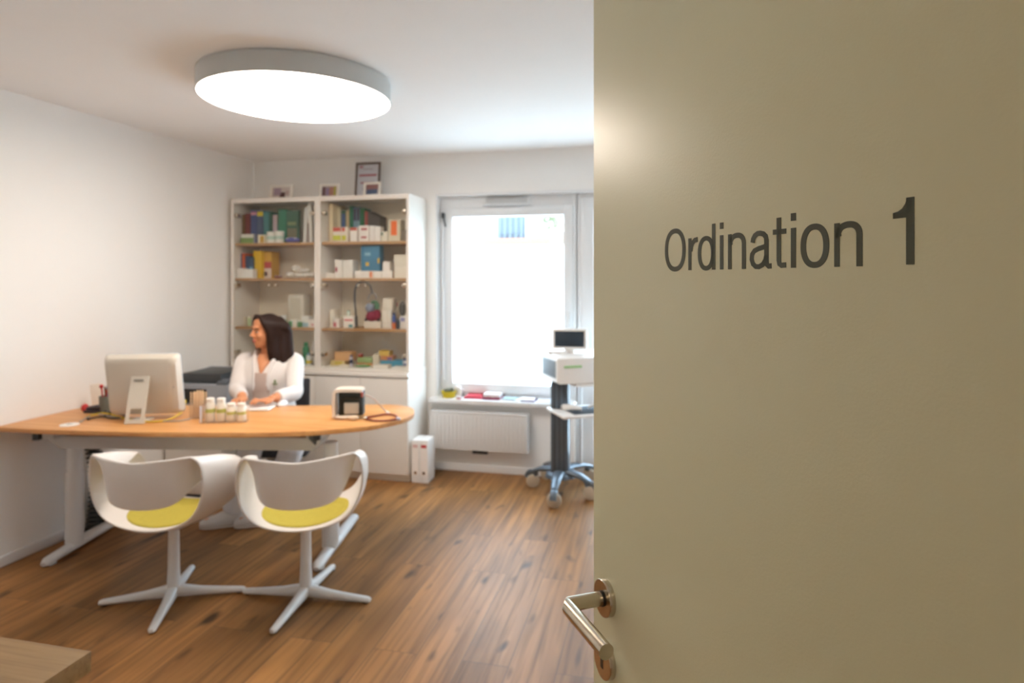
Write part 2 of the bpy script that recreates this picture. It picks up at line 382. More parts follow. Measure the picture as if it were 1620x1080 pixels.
def letter_n(mb, x0, x1, top=37.8):
    w = 6.0; rect_l(mb, x0, x0+w*.95, 0, 37)
    xc = (x0+x1)/2+1.0; rx = (x1-w/2)-xc
    stroke(mb, [(x0+w*.8, 25)]+sq(xc, 25.5, xc-x0-w*.62, 9.6, 172, 90, 14)+sq(xc, 25.5, rx, 9.6, 88, 0, 14)+[(x1-w/2, 0)], (w, 5.4))
lets = []
def letter(f):
    mb = MB(); f(mb); o = mb.build('letter', LETTER, door, sharp=.3); lets.append(o)
letter(lambda m: ring_l(m, 195.9, 239.3, -1.2, 50.6, 6.6, 5.8))
def lr(m):
    rect_l(m, 244.7, 250.6, 0, 37); stroke(m, [(249.5, 22), (250.6, 27.5), (253, 31.5), (257, 34.2), (262.5, 34.9)], (6, 5.8))
letter(lr)
def ldd(m): ring_l(m, 262.9, 293.0, -.8, 37.8, 6.1, 5.2); rect_l(m, 288.6, 294.4, 0, 50.4)
letter(ldd)
def li(x0, x1):
    def f(m): rect_l(m, x0, x1, 0, 36.9); rect_l(m, x0, x1, 43.6, 50.5)
    return f
letter(li(302.2, 308.0))
letter(lambda m: letter_n(m, 315.7, 343.6))
def la(m):
    stroke(m, [(353.6, 26.2), (354.2, 29.5), (356.5, 32.8), (360.5, 34.8), (364.5, 35.0), (369, 33.9), (372.3, 31.2), (373.2, 27.5), (373.2, 8), (373.8, 4), (376, 2.2), (380.2, 2.4)], (6, 5.2))
    stroke(m, [(373.2, 23.0), (370, 21.2), (362, 19.8), (356, 17.8), (352.8, 14.2), (352.2, 9.5), (354, 5), (358, 2.2), (363, 1.9), (368, 3.9), (371.6, 7.8), (373.2, 13)], (6, 5.0))
letter(la)
def lt(m):
    stroke(m, [(389.9, 48.0), (389.9, 7.5), (390.6, 4.2), (393, 2.6), (399.3, 2.9)], (5.9, 5.0)); stroke(m, [(382.0, 34.6), (399.4, 34.6)], 4.9)
letter(lt)
letter(li(405.3, 411.5))
letter(lambda m: ring_l(m, 417.2, 449.7, -.6, 38.8, 6.4, 5.4))
letter(lambda m: letter_n(m, 455.1, 483.6))
def l1(m):
    rect_l(m, 522.3, 529.0, .5, 51)
    stroke(m, [(511.2, 38.2), (524, 38.2)], 4.4)
    # the flag of the figure: a filled curved wedge
    P = [(511.2, 36.2), (522.4, 36.2), (522.4, 40.6), (524, 51), (529.0, 51), (529, 51.4), (524.0, 51.4), (522.5, 47.2), (519.5, 43.4), (515.5, 41.2), (511.2, 40.6)]
    P = [(511.2, 40.4), (515.5, 41.2), (519.0, 43.2), (521.6, 46.6), (523.0, 51.0), (527.0, 51.0), (527.0, 38.2), (511.2, 38.2)]
    f = [m.b.verts.new((x/1000, -.0004, Z0+z/1000)) for x, z in P]; g = [m.b.verts.new((x/1000, 0, Z0+z/1000)) for x, z in P]
    m.b.faces.new(f)
    for i in range(len(P)): m.b.faces.new((f[i], f[(i+1) % len(P)], g[(i+1) % len(P)], g[i]))
letter(l1)

# ------------------------------------------------------------------ lamps
t = thing('ceiling_lamp', 'large round white drum ceiling lamp, lit, above the desk', 'lamp', (-1.786, 2.925, ZC))
R0 = .468
MB().lathe([(R0-.02, -.001), (R0, -.004), (R0, -.099), (R0-.002, -.1), (R0-.006, -.1), (R0-.006, -.092), (R0-.02, -.088)], seg=128).build('housing', mat('lamp_white_metal', '#c3c6c6', .45, var=.01), t)
MB().lathe([(R0-.0065, -.090), (R0-.0065, -.0965), (R0-.012, -.098)], seg=128).build('diffuser', mat('lamp_diffuser', '#ffffff', .5, var=0, emit=(1, .87, .74, 1), es=LAMP_STRENGTH), t)
t = thing('hall_fill_lamp', 'unseen round ceiling lamp added in the hallway behind the camera to light the open door', 'lamp', (.1, -1.0, ZC))  # unseen lamp, assumed in the hallway and added to light the open door
MB().lathe([(.2, -.001), (.2, -.06), (.195, -.062)], seg=64).build('housing', WMET, t)
MB().lathe([(.19, -.058), (.19, -.066), (.18, -.07)], seg=64).build('diffuser', mat('hall_fill_diffuser', '#ffffff', .5, var=0, emit=(*HALL_FILL_COL, 1), es=HALL_FILL_STRENGTH), t)

# ------------------------------------------------------------------ desk
DA = math.radians(11.5)
fr = [(-3.383, 2.655), (-3.1, 2.662), (-2.86, 2.688), (-2.45, 2.748), (-2.0, 2.842), (-1.72, 2.94), (-1.50, 3.09), (-1.405, 3.225), (-1.362, 3.35), (-1.37, 3.47), (-1.43, 3.60), (-1.52, 3.665), (-1.64, 3.67), (-1.82, 3.62), (-2.08, 3.54), (-2.45, 3.455), (-2.92, 3.36), (-3.383, 3.27)]
pts, _ = crspline([Vector((x, y, 0)) for x, y in fr], [0]*len(fr), 5)
desk = thing('desk', 'large light oak desk with a rounded end and white metal legs', 'desk', (-2.3, 3.1, 0))
DO = Vector((-2.3, 3.1))
b = MB(); b.prism([(p.x-DO.x, p.y-DO.y) for p in pts], .724, .75, .006); b.build('desk_top', DESKW, desk)
cL = Vector((-3.197, 2.955)); cR = Vector((-1.77, 3.235)); ax = (cR-cL).normalized(); an = math.atan2(ax.y, ax.x); nx = Vector((-ax.y, ax.x))
for c in (cL, cR):
    p = c-DO
    cap = nx*.0
    foot_c = p+nx*.16*0+nx*(.17 if c is cL else .13)
    ln = .40 if c is cL else .37
    a, e = foot_c-nx*ln, foot_c+nx*ln
    f = MB(); f.tube([(a.x, a.y, .018), (a.x+nx.x*.03, a.y+nx.y*.03, .026), (foot_c.x, foot_c.y, .034), (e.x-nx.x*.03, e.y-nx.y*.03, .026), (e.x, e.y, .018)], [.016, .030, .037, .030, .016], 16, ry=.72, up=(ax.x, ax.y, 0))
    f.box((a.x+nx.x*.05, a.y+nx.y*.05, .005), (.04, .04, .01)); f.build('foot', WMET, desk)
    k = MB(); k.cyl((p.x, p.y, .04), (p.x, p.y, .45), .046, seg=28); k.cyl((p.x, p.y, .44), (p.x, p.y, .62), .040, seg=28)
    k.build('column', WMET, desk)
M2 = Matrix.Translation((0, 0, 0)) @ Matrix.Rotation(an, 4, 'Z')
bm0 = cL-DO-ax*.04; bl = (cR-cL).length
b = MB()
# trapezoid beam, wide at the top
Mx = Matrix.Translation((bm0.x, bm0.y, 0)) @ Matrix.Rotation(an, 4, 'Z')
rings = []
for y in (-.135, .03): rings.append([Mx @ Vector((x, y, z)) for x, z in ((-.02, .671), (bl+.04, .671), (bl-.01, .605), (.06, .605))])
b.loft(rings); b.build('crossbeam', GMET, desk)
for q in (.03, bl-.0):
    c0 = Mx @ Vector((q, 0, 0)); MB().box((c0.x, c0.y+.05, .697), (.07, .5, .05), .004, an).build('support_arm', GMET, desk)
for px in (50, 497):
    x, y = atz(px, 694, .70); MB().box((x-DO.x, y-DO.y+.03, .705), (.035, .03, .036), .004, an).build('desk_bumper', BLACK, desk)
p = atz(480, 697, .70); b = MB(); b.tube([(p[0]-DO.x, p[1]-DO.y+.1, .72), (p[0]-DO.x, p[1]-DO.y+.1, .69), (p[0]-DO.x+.01, p[1]-DO.y+.1, .655)], [.03, .025, .004], 8); b.build('cable_outlet', DARK, desk)

# cable spine under the desk
x, y = atz(150, 800, .12); t = thing('cable_spine', 'black flexible cable spine hanging from desk to floor by the left wall', 'cable conduit', (-3.315, 3.15, 0))
b = MB(); n = 26
for k in range(n):
    q = k/(n-1); z = .69-.66*q; xx = .02*math.sin(q*3.0); yy = .05*math.sin(q*2.2)
    b.box((xx, yy, z), (.075, .055, .018), .006, q*.5)
    b.cyl((xx-.02, yy, z-.014), (xx-.02, yy, z+.012), .005, seg=6); b.cyl((xx+.02, yy, z-.014), (xx+.02, yy, z+.012), .005, seg=6)
b.build('chain_link', DARK, t)
b = MB(); b.lathe([(.05, 0), (.05, .012), (.04, .02)], (0, .04, 0)); b.build('base', DARK, t)
t = thing('cable_bundle', 'tangle of black cables on the floor beside the left desk foot', 'cables', (-3.30, 3.33, 0))
b = MB()
for k in range(9):
    a0 = random.uniform(0, 6); pp = [((.06+.035*math.sin(i*1.3+k))*math.cos(a0+i*.9)*.75, (.06+.03*math.cos(i+k))*math.sin(a0+i*.9)*1.5, .014+.022*k+.012*math.sin(i*2+k)) for i in range(9)]
    b.tube(pp, .008, 8, smooth=4)
b.build('cable', BLACK, t)

# ------------------------------------------------------------------ visitor chairs
K = [((0, -.215, .402), (0, -.07, .380), (0, .08, .388), (0, .22, .405)),
     ((.13, -.213, .418), (.138, -.06, .395), (.138, .09, .403), (.13, .215, .416)),
     ((.218, -.208, .458), (.232, -.04, .436), (.232, .10, .443), (.22, .205, .455)),
     ((.268, -.205, .530), (.282, -.04, .512), (.282, .09, .512), (.268, .20, .520)),
     ((.285, -.207, .620), (.297, -.06, .605), (.297, .07, .592), (.280, .18, .580)),
     ((.274, -.215, .702), (.289, -.09, .684), (.290, .03, .662), (.272, .135, .638)),
     ((.248, -.232, .737), (.254, -.14, .720), (.252, -.04, .696), (.242, .05, .664)),
     ((.218, -.248, .744), (.212, -.208, .700), (.210, -.165, .645), (.212, -.128, .598)),
     ((.13, -.276, .738), (.138, -.268, .672), (.148, -.250, .595), (.152, -.228, .530)),
     ((0, -.292, .728), (0, -.290, .66), (0, -.277, .585), (0, -.260, .512))]
K = [tuple((x*.945, y, z) for x, y, z in k) for k in K]
full = K+[tuple((-x, y, z) for x, y, z in k) for k in K[8:0:-1]]
rows = []
for j in range(4):
    P, _ = crspline([Vector(k[j]) for k in full], [0]*18, 6, True); rows.append(P)
NN = len(rows[0]); sh = bmesh.new(); grid = []
for i in range(NN):
    P, _ = crspline([rows[j][i] for j in range(4)], [0]*4, 4); grid.append([sh.verts.new(p) for p in P])
for i in range(NN):
    for j in range(len(grid[0])-1): sh.faces.new((grid[i][j], grid[(i+1) % NN][j], grid[(i+1) % NN][j+1], grid[i][j+1]))
bmesh.ops.recalc_face_normals(sh, faces=sh.faces[:]); bvh = BVHTree.FromBMesh(sh)
for f in sh.faces: f.smooth = True
shme = bpy.data.meshes.new('shell'); sh.to_mesh(shme); sh.free(); shme.materials.append(SHELL)
# felt pad following the seat
pb = bmesh.new(); prs = []
for q in range(9):
    rr = [0, .2, .4, .6, .78, .9, .96, 1.0, 1.0][q]; ring = []
    for k in range(40):
        a = 2*PI*k/40; x = .198*rr*math.copysign(abs(math.cos(a))**.86, math.cos(a)); y = .012+.178*rr*math.copysign(abs(math.sin(a))**.86, math.sin(a))
        hh = bvh.ray_cast(Vector((x, y, .9)), Vector((0, 0, -1))); z = (hh[0].z if hh[0] and hh[0].z < .52 else .40)+(.018 if q < 6 else (.015 if q == 6 else (.010 if q == 7 else .004)))
        ring.append(Vector((x, y, z)))
    prs.append(ring)
def make_chair(label, loc, rz, base_rz):
    c = thing('visitor_chair', label, 'chair', (*loc, 0), rz, 'white shell chairs in front of the desk')
    o = bpy.data.objects.new('seat_shell', shme); S.collection.objects.link(o); o.parent = c
    m = o.modifiers.new('solid', 'SOLIDIFY'); m.thickness = .013; m.offset = 0; m.use_even_offset = True
    m = o.modifiers.new('sub', 'SUBSURF'); m.levels = 1; m.render_levels = 2
    p = MB(); p.loft(prs[1:], cap=True); p.build('seat_pad', LIME, c, sharp=1.2)
    q = MB(); q.lathe([(.028, .02), (.029, .07), (.026, .15), (.024, .28), (.023, .345)]); q.build('column', WMET, c)
    q = MB(); q.lathe([(.05, .342), (.085, .358), (.10, .374)]); q.build('seat_mount', WMET, c)
    for k in range(4):
        a = base_rz-rz+k*PI/2; Mr = Matrix.Rotation(a, 4, 'Z'); rings = []
        for x, w, zt, zb in ((.0, .022, .070, .018), (.04, .022, .062, .016), (.12, .020, .046, .014), (.22, .018, .034, .010), (.305, .0165, .026, .006), (.32, .010, .022, .008)):
            rings.append([Mr @ Vector((x, y, z)) for y, z in ((-w, zb+.004), (-w*.8, zb), (w*.8, zb), (w, zb+.004), (w, zt-.008), (w*.55, zt), (-w*.55, zt), (-w, zt-.008))])
        l = MB().loft(rings).build('leg', WMET, c, sharp=1.0)
        gp = Mr @ Vector((.295, 0, 0)); MB().lathe([(.013, 0), (.013, .008)], tuple(gp)).build('glide', BLACK, l)
    return c
make_chair('white shell chair with lime seat pad, nearer the left wall', (-2.248, 2.61), math.radians(7), math.radians(25))
make_chair('white shell chair with lime seat pad, right of the other one', (-1.635, 2.752), math.radians(24), math.radians(5))

# ------------------------------------------------------------------ cabinets along the back wall
CY0, CYb = 4.50, YB-.004
cx = [atY(365, 400, CY0)[0]-.0, atY(502, 400, CY0)[0], atY(647.5, 400, CY0)[0]]
CZ0, CZ1 = .82, 2.165
SH = [1.812, 1.530, 1.140]
def glass_cabinet(x0, x1, label):
    w = x1-x0; t = thing('glass_cabinet', label, 'cabinet', ((x0+x1)/2, (CY0+CYb)/2, CZ0), group='glazed cabinets on the back wall'); ox, oy = (x0+x1)/2, (CY0+CYb)/2
    X0, X1, Y0, Y1, Z1 = -w/2, w/2, CY0-oy, CYb-oy, CZ1-CZ0
    for s in (X0, X1-.02): MB().span(s, s+.02, Y0+.02, Y1, 0, Z1, .001).build('side_panel', CAB, t)
    MB().span(X0+.02, X1-.02, Y0+.02, Y1, Z1-.022, Z1, .001).build('top_panel', CAB, t)
    MB().span(X0+.02, X1-.02, Y0+.02, Y1, 0, .02, .001).build('bottom_panel', CAB, t)
    MB().span(X0+.02, X1-.02, Y1-.008, Y1, .02, Z1-.02).build('back_panel', CABIN, t)
    b = MB(); b.span(X0, X0+.024, Y0, Y0+.02, 0, Z1, .001); b.span(X1-.024, X1, Y0, Y0+.02, 0, Z1, .001); b.span(X0+.022, X1-.022, Y0, Y0+.02, Z1-.035, Z1, .001); b.build('face_frame', CAB, t)
    for z in SH: MB().span(X0+.021, X1-.021, Y0+.028, Y1-.01, z-CZ0-.020, z-CZ0, .001).build('shelf', SHELFW, t)
    for k, (a, e) in enumerate(((X0+.026, -.0015), (.0015, X1-.026))):
        d = MB().span(a, e, Y0+.006, Y0+.011, .012, Z1-.04).build('glass_door', CLEAR, t)
        sx = -1 if k == 0 else 1; hx_ = a+.02 if k == 0 else e-.02
        kz = 1.475-CZ0; MB().lathe([(.006, 0), (.006, .008), (.012, .012), (.012, .02), (.009, .023)], M=Matrix.Translation((sx*.028, Y0+.006, kz)) @ MY, seg=20).build('knob', STEEL, d)
        for z in (Z1-.13, 1.475-CZ0, .12):
            b = MB(); b.lathe([(.017, 0), (.017, .006), (.014, .008)], M=Matrix.Translation((hx_, Y0+.006, z)) @ MY, seg=20); b.box((hx_-sx*-.0, Y0+.03, z), (.03, .035, .03), .004); b.build('hinge', STEEL, d)
    return t
glass_cabinet(cx[0], cx[1]-.001, 'glass-fronted cabinet beside the left wall, partly behind the woman')
glass_cabinet(cx[1]+.001, cx[2], 'glass-fronted cabinet nearer the window, with oak shelf edges')
BY0 = 4.46
def base_cabinet(x0, x1, label):
    w = x1-x0; ox, oy = (x0+x1)/2, (BY0+CYb)/2; t = thing('base_cabinet', label, 'cabinet', (ox, oy, 0), group='white base cabinets')
    Y0, Y1 = BY0-oy, CYb-oy
    MB().span(-w/2, w/2, Y0+.02, Y1, .06, .788, .001).build('carcass', CAB, t)
    MB().span(-w/2+.01, w/2-.01, Y0+.05, Y1, 0, .06).build('plinth', CABIN, t)
    for k in (0, 1):
        a = -w/2+.002+k*w/2; MB().span(a, a+w/2-.004, Y0, Y0+.019, .064, .776, .002).build('door', CAB, t)
base_cabinet(cx[0], cx[1], 'white base cabinet behind the woman, under the glazed cabinet by the left wall')
base_cabinet(cx[1], cx[2]+.006, 'white base cabinet under the glazed cabinet nearer the window')
tag(MB().span(cx[0]-.004, cx[2]+.008, BY0-.012, CYb, .79, .818, .002).build('cabinet_top', CAB), 'white worktop running along both base cabinets', 'worktop')

# ---- small things: builders, each a thing with parts
def col_of(h): return cm(h, .55)
def t_book(x0, x1, y, z, hgt, dep, color, label, page=True, lean=0, group=None, band=None):
    w = x1-x0; t = thing('book', label, 'book', ((x0+x1)/2, y, z), group=group)
    if lean: t.rotation_euler.y = lean
    b = MB(); b.box((0, 0, hgt/2), (w, .004, hgt), .001) if False else None
    b.span(-w/2, w/2, 0, .004, 0, hgt, .0012); b.span(-w/2, -w/2+.0035, 0, dep, 0, hgt); b.span(w/2-.0035, w/2, 0, dep, 0, hgt); b.build('cover', col_of(color), t)
    MB().span(-w/2+.0036, w/2-.0036, .0045, dep-.004, .004, hgt-.004).build('pages', cm('#e9e2d2', .9), t)
    if band: MB().span(-w/2+.002, w/2-.002, -.0006, .0005, hgt*band[1], hgt*band[2]).build('spine_label', col_of(band[0]), t)
    return t
def t_box(x0, x1, y, z, hgt, dep, color, label, name='medicine_box', cat='box', band=None, group=None, rz=0):
    w = x1-x0; t = thing(name, label, cat, ((x0+x1)/2, y+dep/2, z), rz, group)
    MB().span(-w/2, w/2, -dep/2, dep/2, 0, hgt, .0015).build('carton', col_of(color), t)
    MB().span(-w/2+.003, w/2-.003, -dep/2+.003, dep/2-.003, hgt-.001, hgt+.0012).build('lid_flap', col_of(color), t)
    for bd_ in (band if isinstance(band, list) else ([band] if band else [])):
        MB().span(-w/2+w*bd_[3], -w/2+w*bd_[4], -dep/2-.0008, -dep/2+.001, hgt*bd_[1], hgt*bd_[2]).build('label', col_of(bd_[0]), t)
    return t
def t_bottle(x, y, z, r, hgt, color, cap, label, name='bottle', cat='bottle', band=None, group=None, neck=.5):
    t = thing(name, label, cat, (x, y, z), group=group)
    MB().lathe([(r*.92, 0), (r, .004), (r, hgt*.74), (r*.85, hgt*.80), (r*neck, hgt*.83), (r*neck, hgt*.86)], seg=24).build('body', cm(color, .3), t)
    MB().lathe([(r*neck+.003, hgt*.84), (r*neck+.003, hgt*.985), (r*neck, hgt)], seg=24).build('cap', cm(cap, .35), t)
    if band: MB().lathe([(r*1.012, hgt*band[1]), (r*1.012, hgt*band[2])], seg=24).build('label', cm(band[0], .5), t)
    return t
def t_pouch(x0, x1, y, z, hgt, dep, color, label, name='pouch', cat='pouch'):
    w = x1-x0; t = thing(name, label, cat, ((x0+x1)/2, y+dep/2, z))
    MB().ell((0, 0, hgt*.5), (w*.5, dep*.5, hgt*.5), 20).build('bag', cm(color, .6), t)
    MB().box((0, -dep*.3, hgt*.8), (w*.7, .004, .008), .001).build('zip', cm('#d8d8d8', .4), t); return t
def t_roll(x, y, z, r, hgt, color, label, name='bandage_roll'):
    t = thing(name, label, 'roll', (x, y, z)); MB().lathe([(r*.25, 0), (r*.97, 0), (r, .003), (r, hgt-.003), (r*.97, hgt), (r*.25, hgt), (r*.25, hgt-.01)], seg=24).build('wound_gauze', cm(color, .9), t)
    MB().lathe([(r*1.01, hgt*.3), (r*1.01, hgt*.6)], seg=24).build('wrapper', cm('#bcd2c4', .7), t); return t
# crop coordinates -> metres on a depth plane (crop A starts at row 240, crop B at row 430)
def cxz(zx, zy, crop, Y):
    px, py = 350+zx*320/1571, (240 if crop == 'A' else 430)+zy*220/1080
    X, Z, d = atY(px, py, Y); return X, Z
def put(kind, crop, zx0, zx1, ztop, shelf, label, color, Y=4.60, zb=None, dep=.12, **k):
    x0 = cxz(zx0, 500, crop, Y)[0]; x1 = cxz(zx1, 500, crop, Y)[0]; zt = cxz((zx0+zx1)/2, ztop, crop, Y)[1]
    z = shelf if zb is None else max(shelf, cxz((zx0+zx1)/2, zb, crop, Y)[1])
    lim0, lim1 = (cx[0]+.03, cx[1]-.03) if (x0+x1)/2 < cx[1] else (cx[1]+.03, cx[2]-.03)
    if x0 < lim0: x0 = lim0
    if x1 > lim1: x1 = lim1
    hgt = max(.012, zt-z)
    if kind == 'book': return t_book(x0, x1, Y, z, hgt, dep, color, label, **k)
    if kind == 'box': return t_box(x0, x1, Y, z, hgt, dep, color, label, **k)
    if kind == 'bottle': return t_bottle((x0+x1)/2, Y+(x1-x0)/2, z, (x1-x0)/2, hgt, color, k.pop('cap', '#f0f0f0'), label, **k)
    if kind == 'pouch': return t_pouch(x0, x1, Y, z, hgt, dep, color, label, **k)
    if kind == 'roll': return t_roll((x0+x1)/2, Y+(x1-x0)/2, z, (x1-x0)/2, hgt, color, label)
s1, s2, s3, s4 = SH[0], SH[1], SH[2], CZ0+.02
A = 'A'; Bc = 'B'
YK = 4.70      # back row
YL = 4.60
# left cabinet, top shelf
put('book', A, 148, 184, 486, s1, 'brown book, first from the left on the top shelf by the wall', '#7d5a32', YL)
put('book', A, 186, 226, 478, s1, 'dark red book standing between the brown and the blue book', '#7a2f2e', YL)
put('book', A, 228, 276, 455, s1, 'blue book with a pink mark at the top of its spine', '#3c4f86', YL, band=('#c98aa0', .86, .95))
put('book', A, 278, 326, 453, s1, 'grey-blue book with a yellow mark at the top of its spine', '#4a5a7c', YL, band=('#d8c23a', .82, .96))
put('book', A, 328, 372, 462, s1, 'teal book with a small red band low on its spine', '#3f8082', YL, band=('#a03a2c', .10, .26))
put('book', A, 374, 396, 468, s1, 'thin dark green book between the teal and the pale pink book', '#1f5a48', YL)
put('book', A, 400, 436, 490, s1, 'pale pink-grey book left of the thick green one', '#b7a0a4', YL)
put('box', A, 440, 502, 446, s1, 'tall bright green lever-arch file on the top shelf', '#1f7a5c', YL, name='lever_arch_file', cat='file', dep=.2)
put('box', A, 506, 600, 456, s1, 'wide dark green book seen face-on beside the green file', '#2c5a40', YL, name='book', cat='book', dep=.03, band=[('#6d6a50', .05, .45, .1, .85), ('#7a8a5c', .55, .65, .1, .8)])
put('box', A, 150, 250, 640, s1, 'flat white and green box lying in front of the brown book', '#dcd8cc', 4.535, dep=.05, band=[('#7d9a58', 0, .6, 0, 1)])
put('box', A, 254, 276, 640, s1, 'slim grey box in front of the blue book', '#6a6f86', 4.535, dep=.05)
put('box', A, 284, 334, 645, s1, 'small white box with a yellow panel on the top shelf', '#e6dcc4', 4.535, dep=.06, band=[('#c79a28', .05, .85, .35, .95)])
put('roll', A, 340, 400, 620, s1, 'white gauze roll, left one of the two on the top shelf', '#e9e6dd', 4.535)
put('roll', A, 404, 464, 615, s1, 'white gauze roll, right one of the two on the top shelf', '#e9e6dd', 4.535)
put('pouch', A, 478, 592, 662, s1, 'flat violet-blue pouch on the top shelf before the green file', '#5a5aa8', 4.56, dep=.07)
o = put('box', A, 634, 660, 430, s1, 'white picture board leaning near the right side of the top shelf', '#d8d4d0', YL, name='board', cat='board', dep=.02); o.rotation_euler.y = .05
o = put('box', A, 676, 706, 400, s1, 'white framed board with a brown back at the right end of the top shelf', '#e6e2dc', YL, name='board', cat='board', dep=.02, band=[('#6a4636', 0, .5, 0, .25)]); o.rotation_euler.y = -.03
# left cabinet, second shelf
put('book', A, 122, 150, 790, s2, 'slate blue book at the far left of the second shelf', '#4f5c86', YL)
put('book', A, 152, 186, 788, s2, 'orange book on the second shelf', '#d9602c', YL)
put('book', A, 188, 214, 806, s2, 'navy book right of the orange one', '#31466e', YL)
put('book', A, 216, 246, 820, s2, 'dark blue book with a light blue lower half', '#2b4a72', YL, band=('#6fa5c4', .1, .55))
put('box', A, 100, 172, 905, s2, 'white box at the left end of the second shelf', '#e8e2da', 4.535, dep=.06)
put('box', A, 176, 244, 912, s2, 'white box in front of the navy book', '#efeae4', 4.535, dep=.06)
put('box', A, 250, 312, 768, s2, 'bright yellow lever-arch file on the second shelf', '#e8bd10', 4.62, name='lever_arch_file', cat='file', dep=.19)
put('box', A, 314, 388, 776, s2, 'yellow, red and white box right of the yellow file', '#d8a92c', 4.66, dep=.12, band=[('#b5352c', .38, .62, 0, 1), ('#e8d8d0', 0, .38, 0, 1), ('#b5483c', .08, .24, .3, .6)])
put('pouch', A, 398, 460, 962, s2, 'small dark red pouch on the second shelf', '#8a3a30', 4.58, dep=.05)
for i, (a, e, zt, zb, lb) in enumerate(((486, 545, 930, None, 'crumpled white packet, left of the white heap on the second shelf'), (548, 610, 935, None, 'white packet in the middle of the heap on the second shelf'), (612, 668, 940, None, 'white packet right in the heap on the second shelf'), (530, 590, 880, 930, 'white packet lying on top of the heap'), (590, 660, 905, 940, 'flat white packet lying across the heap'), (672, 712, 935, None, 'white packet beside the middle partition on the second shelf'))):
    put('pouch', A, a, e, zt, s2, lb, '#e9e4dc', 4.60, zb=zb, dep=.09, name='gauze_packet', cat='packet')
# left cabinet, third shelf
put('box', Bc, 522, 640, 178, s3, 'large pale box at the back of the third shelf behind the woman', '#ddd6c8', YK-.02, dep=.1, band=[('#cfc6b4', .1, .9, .12, .8)])
put('roll', Bc, 446, 492, 336, s3, 'white paper roll beside the woman’s head', '#e4e4e0', 4.60)
put('bottle', Bc, 512, 548, 372, s3, 'small bottle with green body, left of two on the third shelf', '#4c8a50', 4.58, cap='#e8e8e0')
put('box', Bc, 552, 582, 370, s3, 'little white box between the two green bottles', '#eae6dc', 4.58, dep=.05)
put('bottle', Bc, 584, 618, 380, s3, 'small bottle with green body, right of two on the third shelf', '#4c8a50', 4.58, cap='#e8e8e0')
put('box', Bc, 622, 676, 345, s3, 'white box above a pale blue one on the third shelf', '#e6e6e2', 4.62, dep=.08, band=[('#a9c8d4', 0, .4, 0, 1)])
put('box', Bc, 680, 722, 372, s3, 'white box with pink mark next to the middle partition', '#ece4de', 4.60, dep=.07, band=[('#d08a86', .2, .5, .5, .9)])
put('box', Bc, 120, 180, 350, s3, 'pale box at the left end of the third shelf', '#d9d0bc', 4.62, dep=.08)
put('bottle', Bc, 196, 222, 345, s3, 'pale green bottle just left of the woman’s forehead', '#b9c998', 4.60, cap='#ece8da')
# left cabinet, bottom
put('bottle', Bc, 622, 668, 548, s4, 'green spray bottle at the bottom of the cabinet by the woman’s shoulder', '#1f7f52', 4.62, cap='#1f7f52', neck=.55)
put('bottle', Bc, 650, 690, 630, s4, 'short white bottle with a yellow and blue label', '#dfe2e0', 4.57, cap='#7fa8c0', band=('#d8c030', .15, .4))
put('bottle', Bc, 692, 736, 535, s4, 'tall pale grey bottle at the bottom of the cabinet', '#cfcbc6', 4.60, cap='#d8d6d2')
put('box', Bc, 118, 156, 655, s4, 'brown box at the bottom of the cabinet behind the printer', '#7a5a44', 4.60, dep=.08)
# right cabinet, top shelf
put('box', A, 800, 836, 410, s1, 'tall beige file, left one of the pair at the partition', '#dcc096', YK-.08, name='lever_arch_file', cat='file', dep=.2)
put('box', A, 838, 868, 402, s1, 'tall cream file, right one of the pair at the partition', '#e6d3ae', YK-.08, name='lever_arch_file', cat='file', dep=.2)
put('book', A, 870, 900, 425, s1, 'cream book with a dark blue label high on its spine', '#ded4bb', YK, band=('#25325c', .6, .92))
put('book', A, 902, 930, 432, s1, 'cream book without label, right of the dark blue label', '#dbd0b4', YK)
put('book', A, 932, 966, 455, s1, 'green book with a blue panel on its spine', '#41705c', YK, band=('#33588c', .35, .9))
put('book', A, 968, 994, 455, s1, 'beige book left of the green bound books', '#cdb88e', YK)
put('book', A, 996, 1024, 422, s1, 'green book, left one enclosing the light blue books', '#217a58', YK)
put('book', A, 1026, 1050, 430, s1, 'light blue book with a dark top, left of two', '#7fa3b8', YK, band=('#3c3a58', .62, .97))
put('book', A, 1052, 1076, 430, s1, 'light blue book with a dark top, right of two', '#86aabc', YK, band=('#3c3a58', .62, .97))
put('book', A, 1078, 1110, 436, s1, 'green book, right one enclosing the light blue books', '#1f7350', YK)
put('book', A, 1112, 1138, 462, s1, 'red book beside the grey journals', '#a5483c', YK)
for i in range(5):
    put('book', A, 1140+i*19, 1157+i*19, 462+i*9, s1, 'grey-brown journal in the sloping row right of the red book', '#5d5450', YK, group='grey-brown journals on the top shelf')
put('box', A, 868, 928, 585, s1, 'medicine box with red and yellow stripes, left one of two', '#e8dccb', 4.57, dep=.07, band=[('#cc4a34', .72, .98, 0, 1), ('#c9c92c', .12, .45, 0, 1)])
put('box', A, 931, 984, 585, s1, 'medicine box with red and yellow stripes, right one of two', '#e8dccb', 4.57, dep=.07, band=[('#cc4a34', .72, .98, .1, .55), ('#c9c92c', .12, .45, .1, .7)])
put('box', A, 1000, 1054, 588, s1, 'white box with a red top edge before the light blue books', '#ece4dc', 4.57, dep=.07, band=[('#c65a48', .8, 1, 0, 1)])
put('box', A, 1068, 1144, 574, s1, 'white box with two rows of red marks', '#eee6e0', 4.57, dep=.07, band=[('#b54a50', .72, .86, .25, .85), ('#b54a50', .22, .34, .25, .8)])
put('box', A, 1152, 1190, 575, s1, 'plain white box, left one of the pair before the grey journals', '#ece6e2', 4.57, dep=.07)
put('box', A, 1192, 1234, 580, s1, 'plain white box, right one of the pair before the grey journals', '#ebe5e0', 4.57, dep=.07)
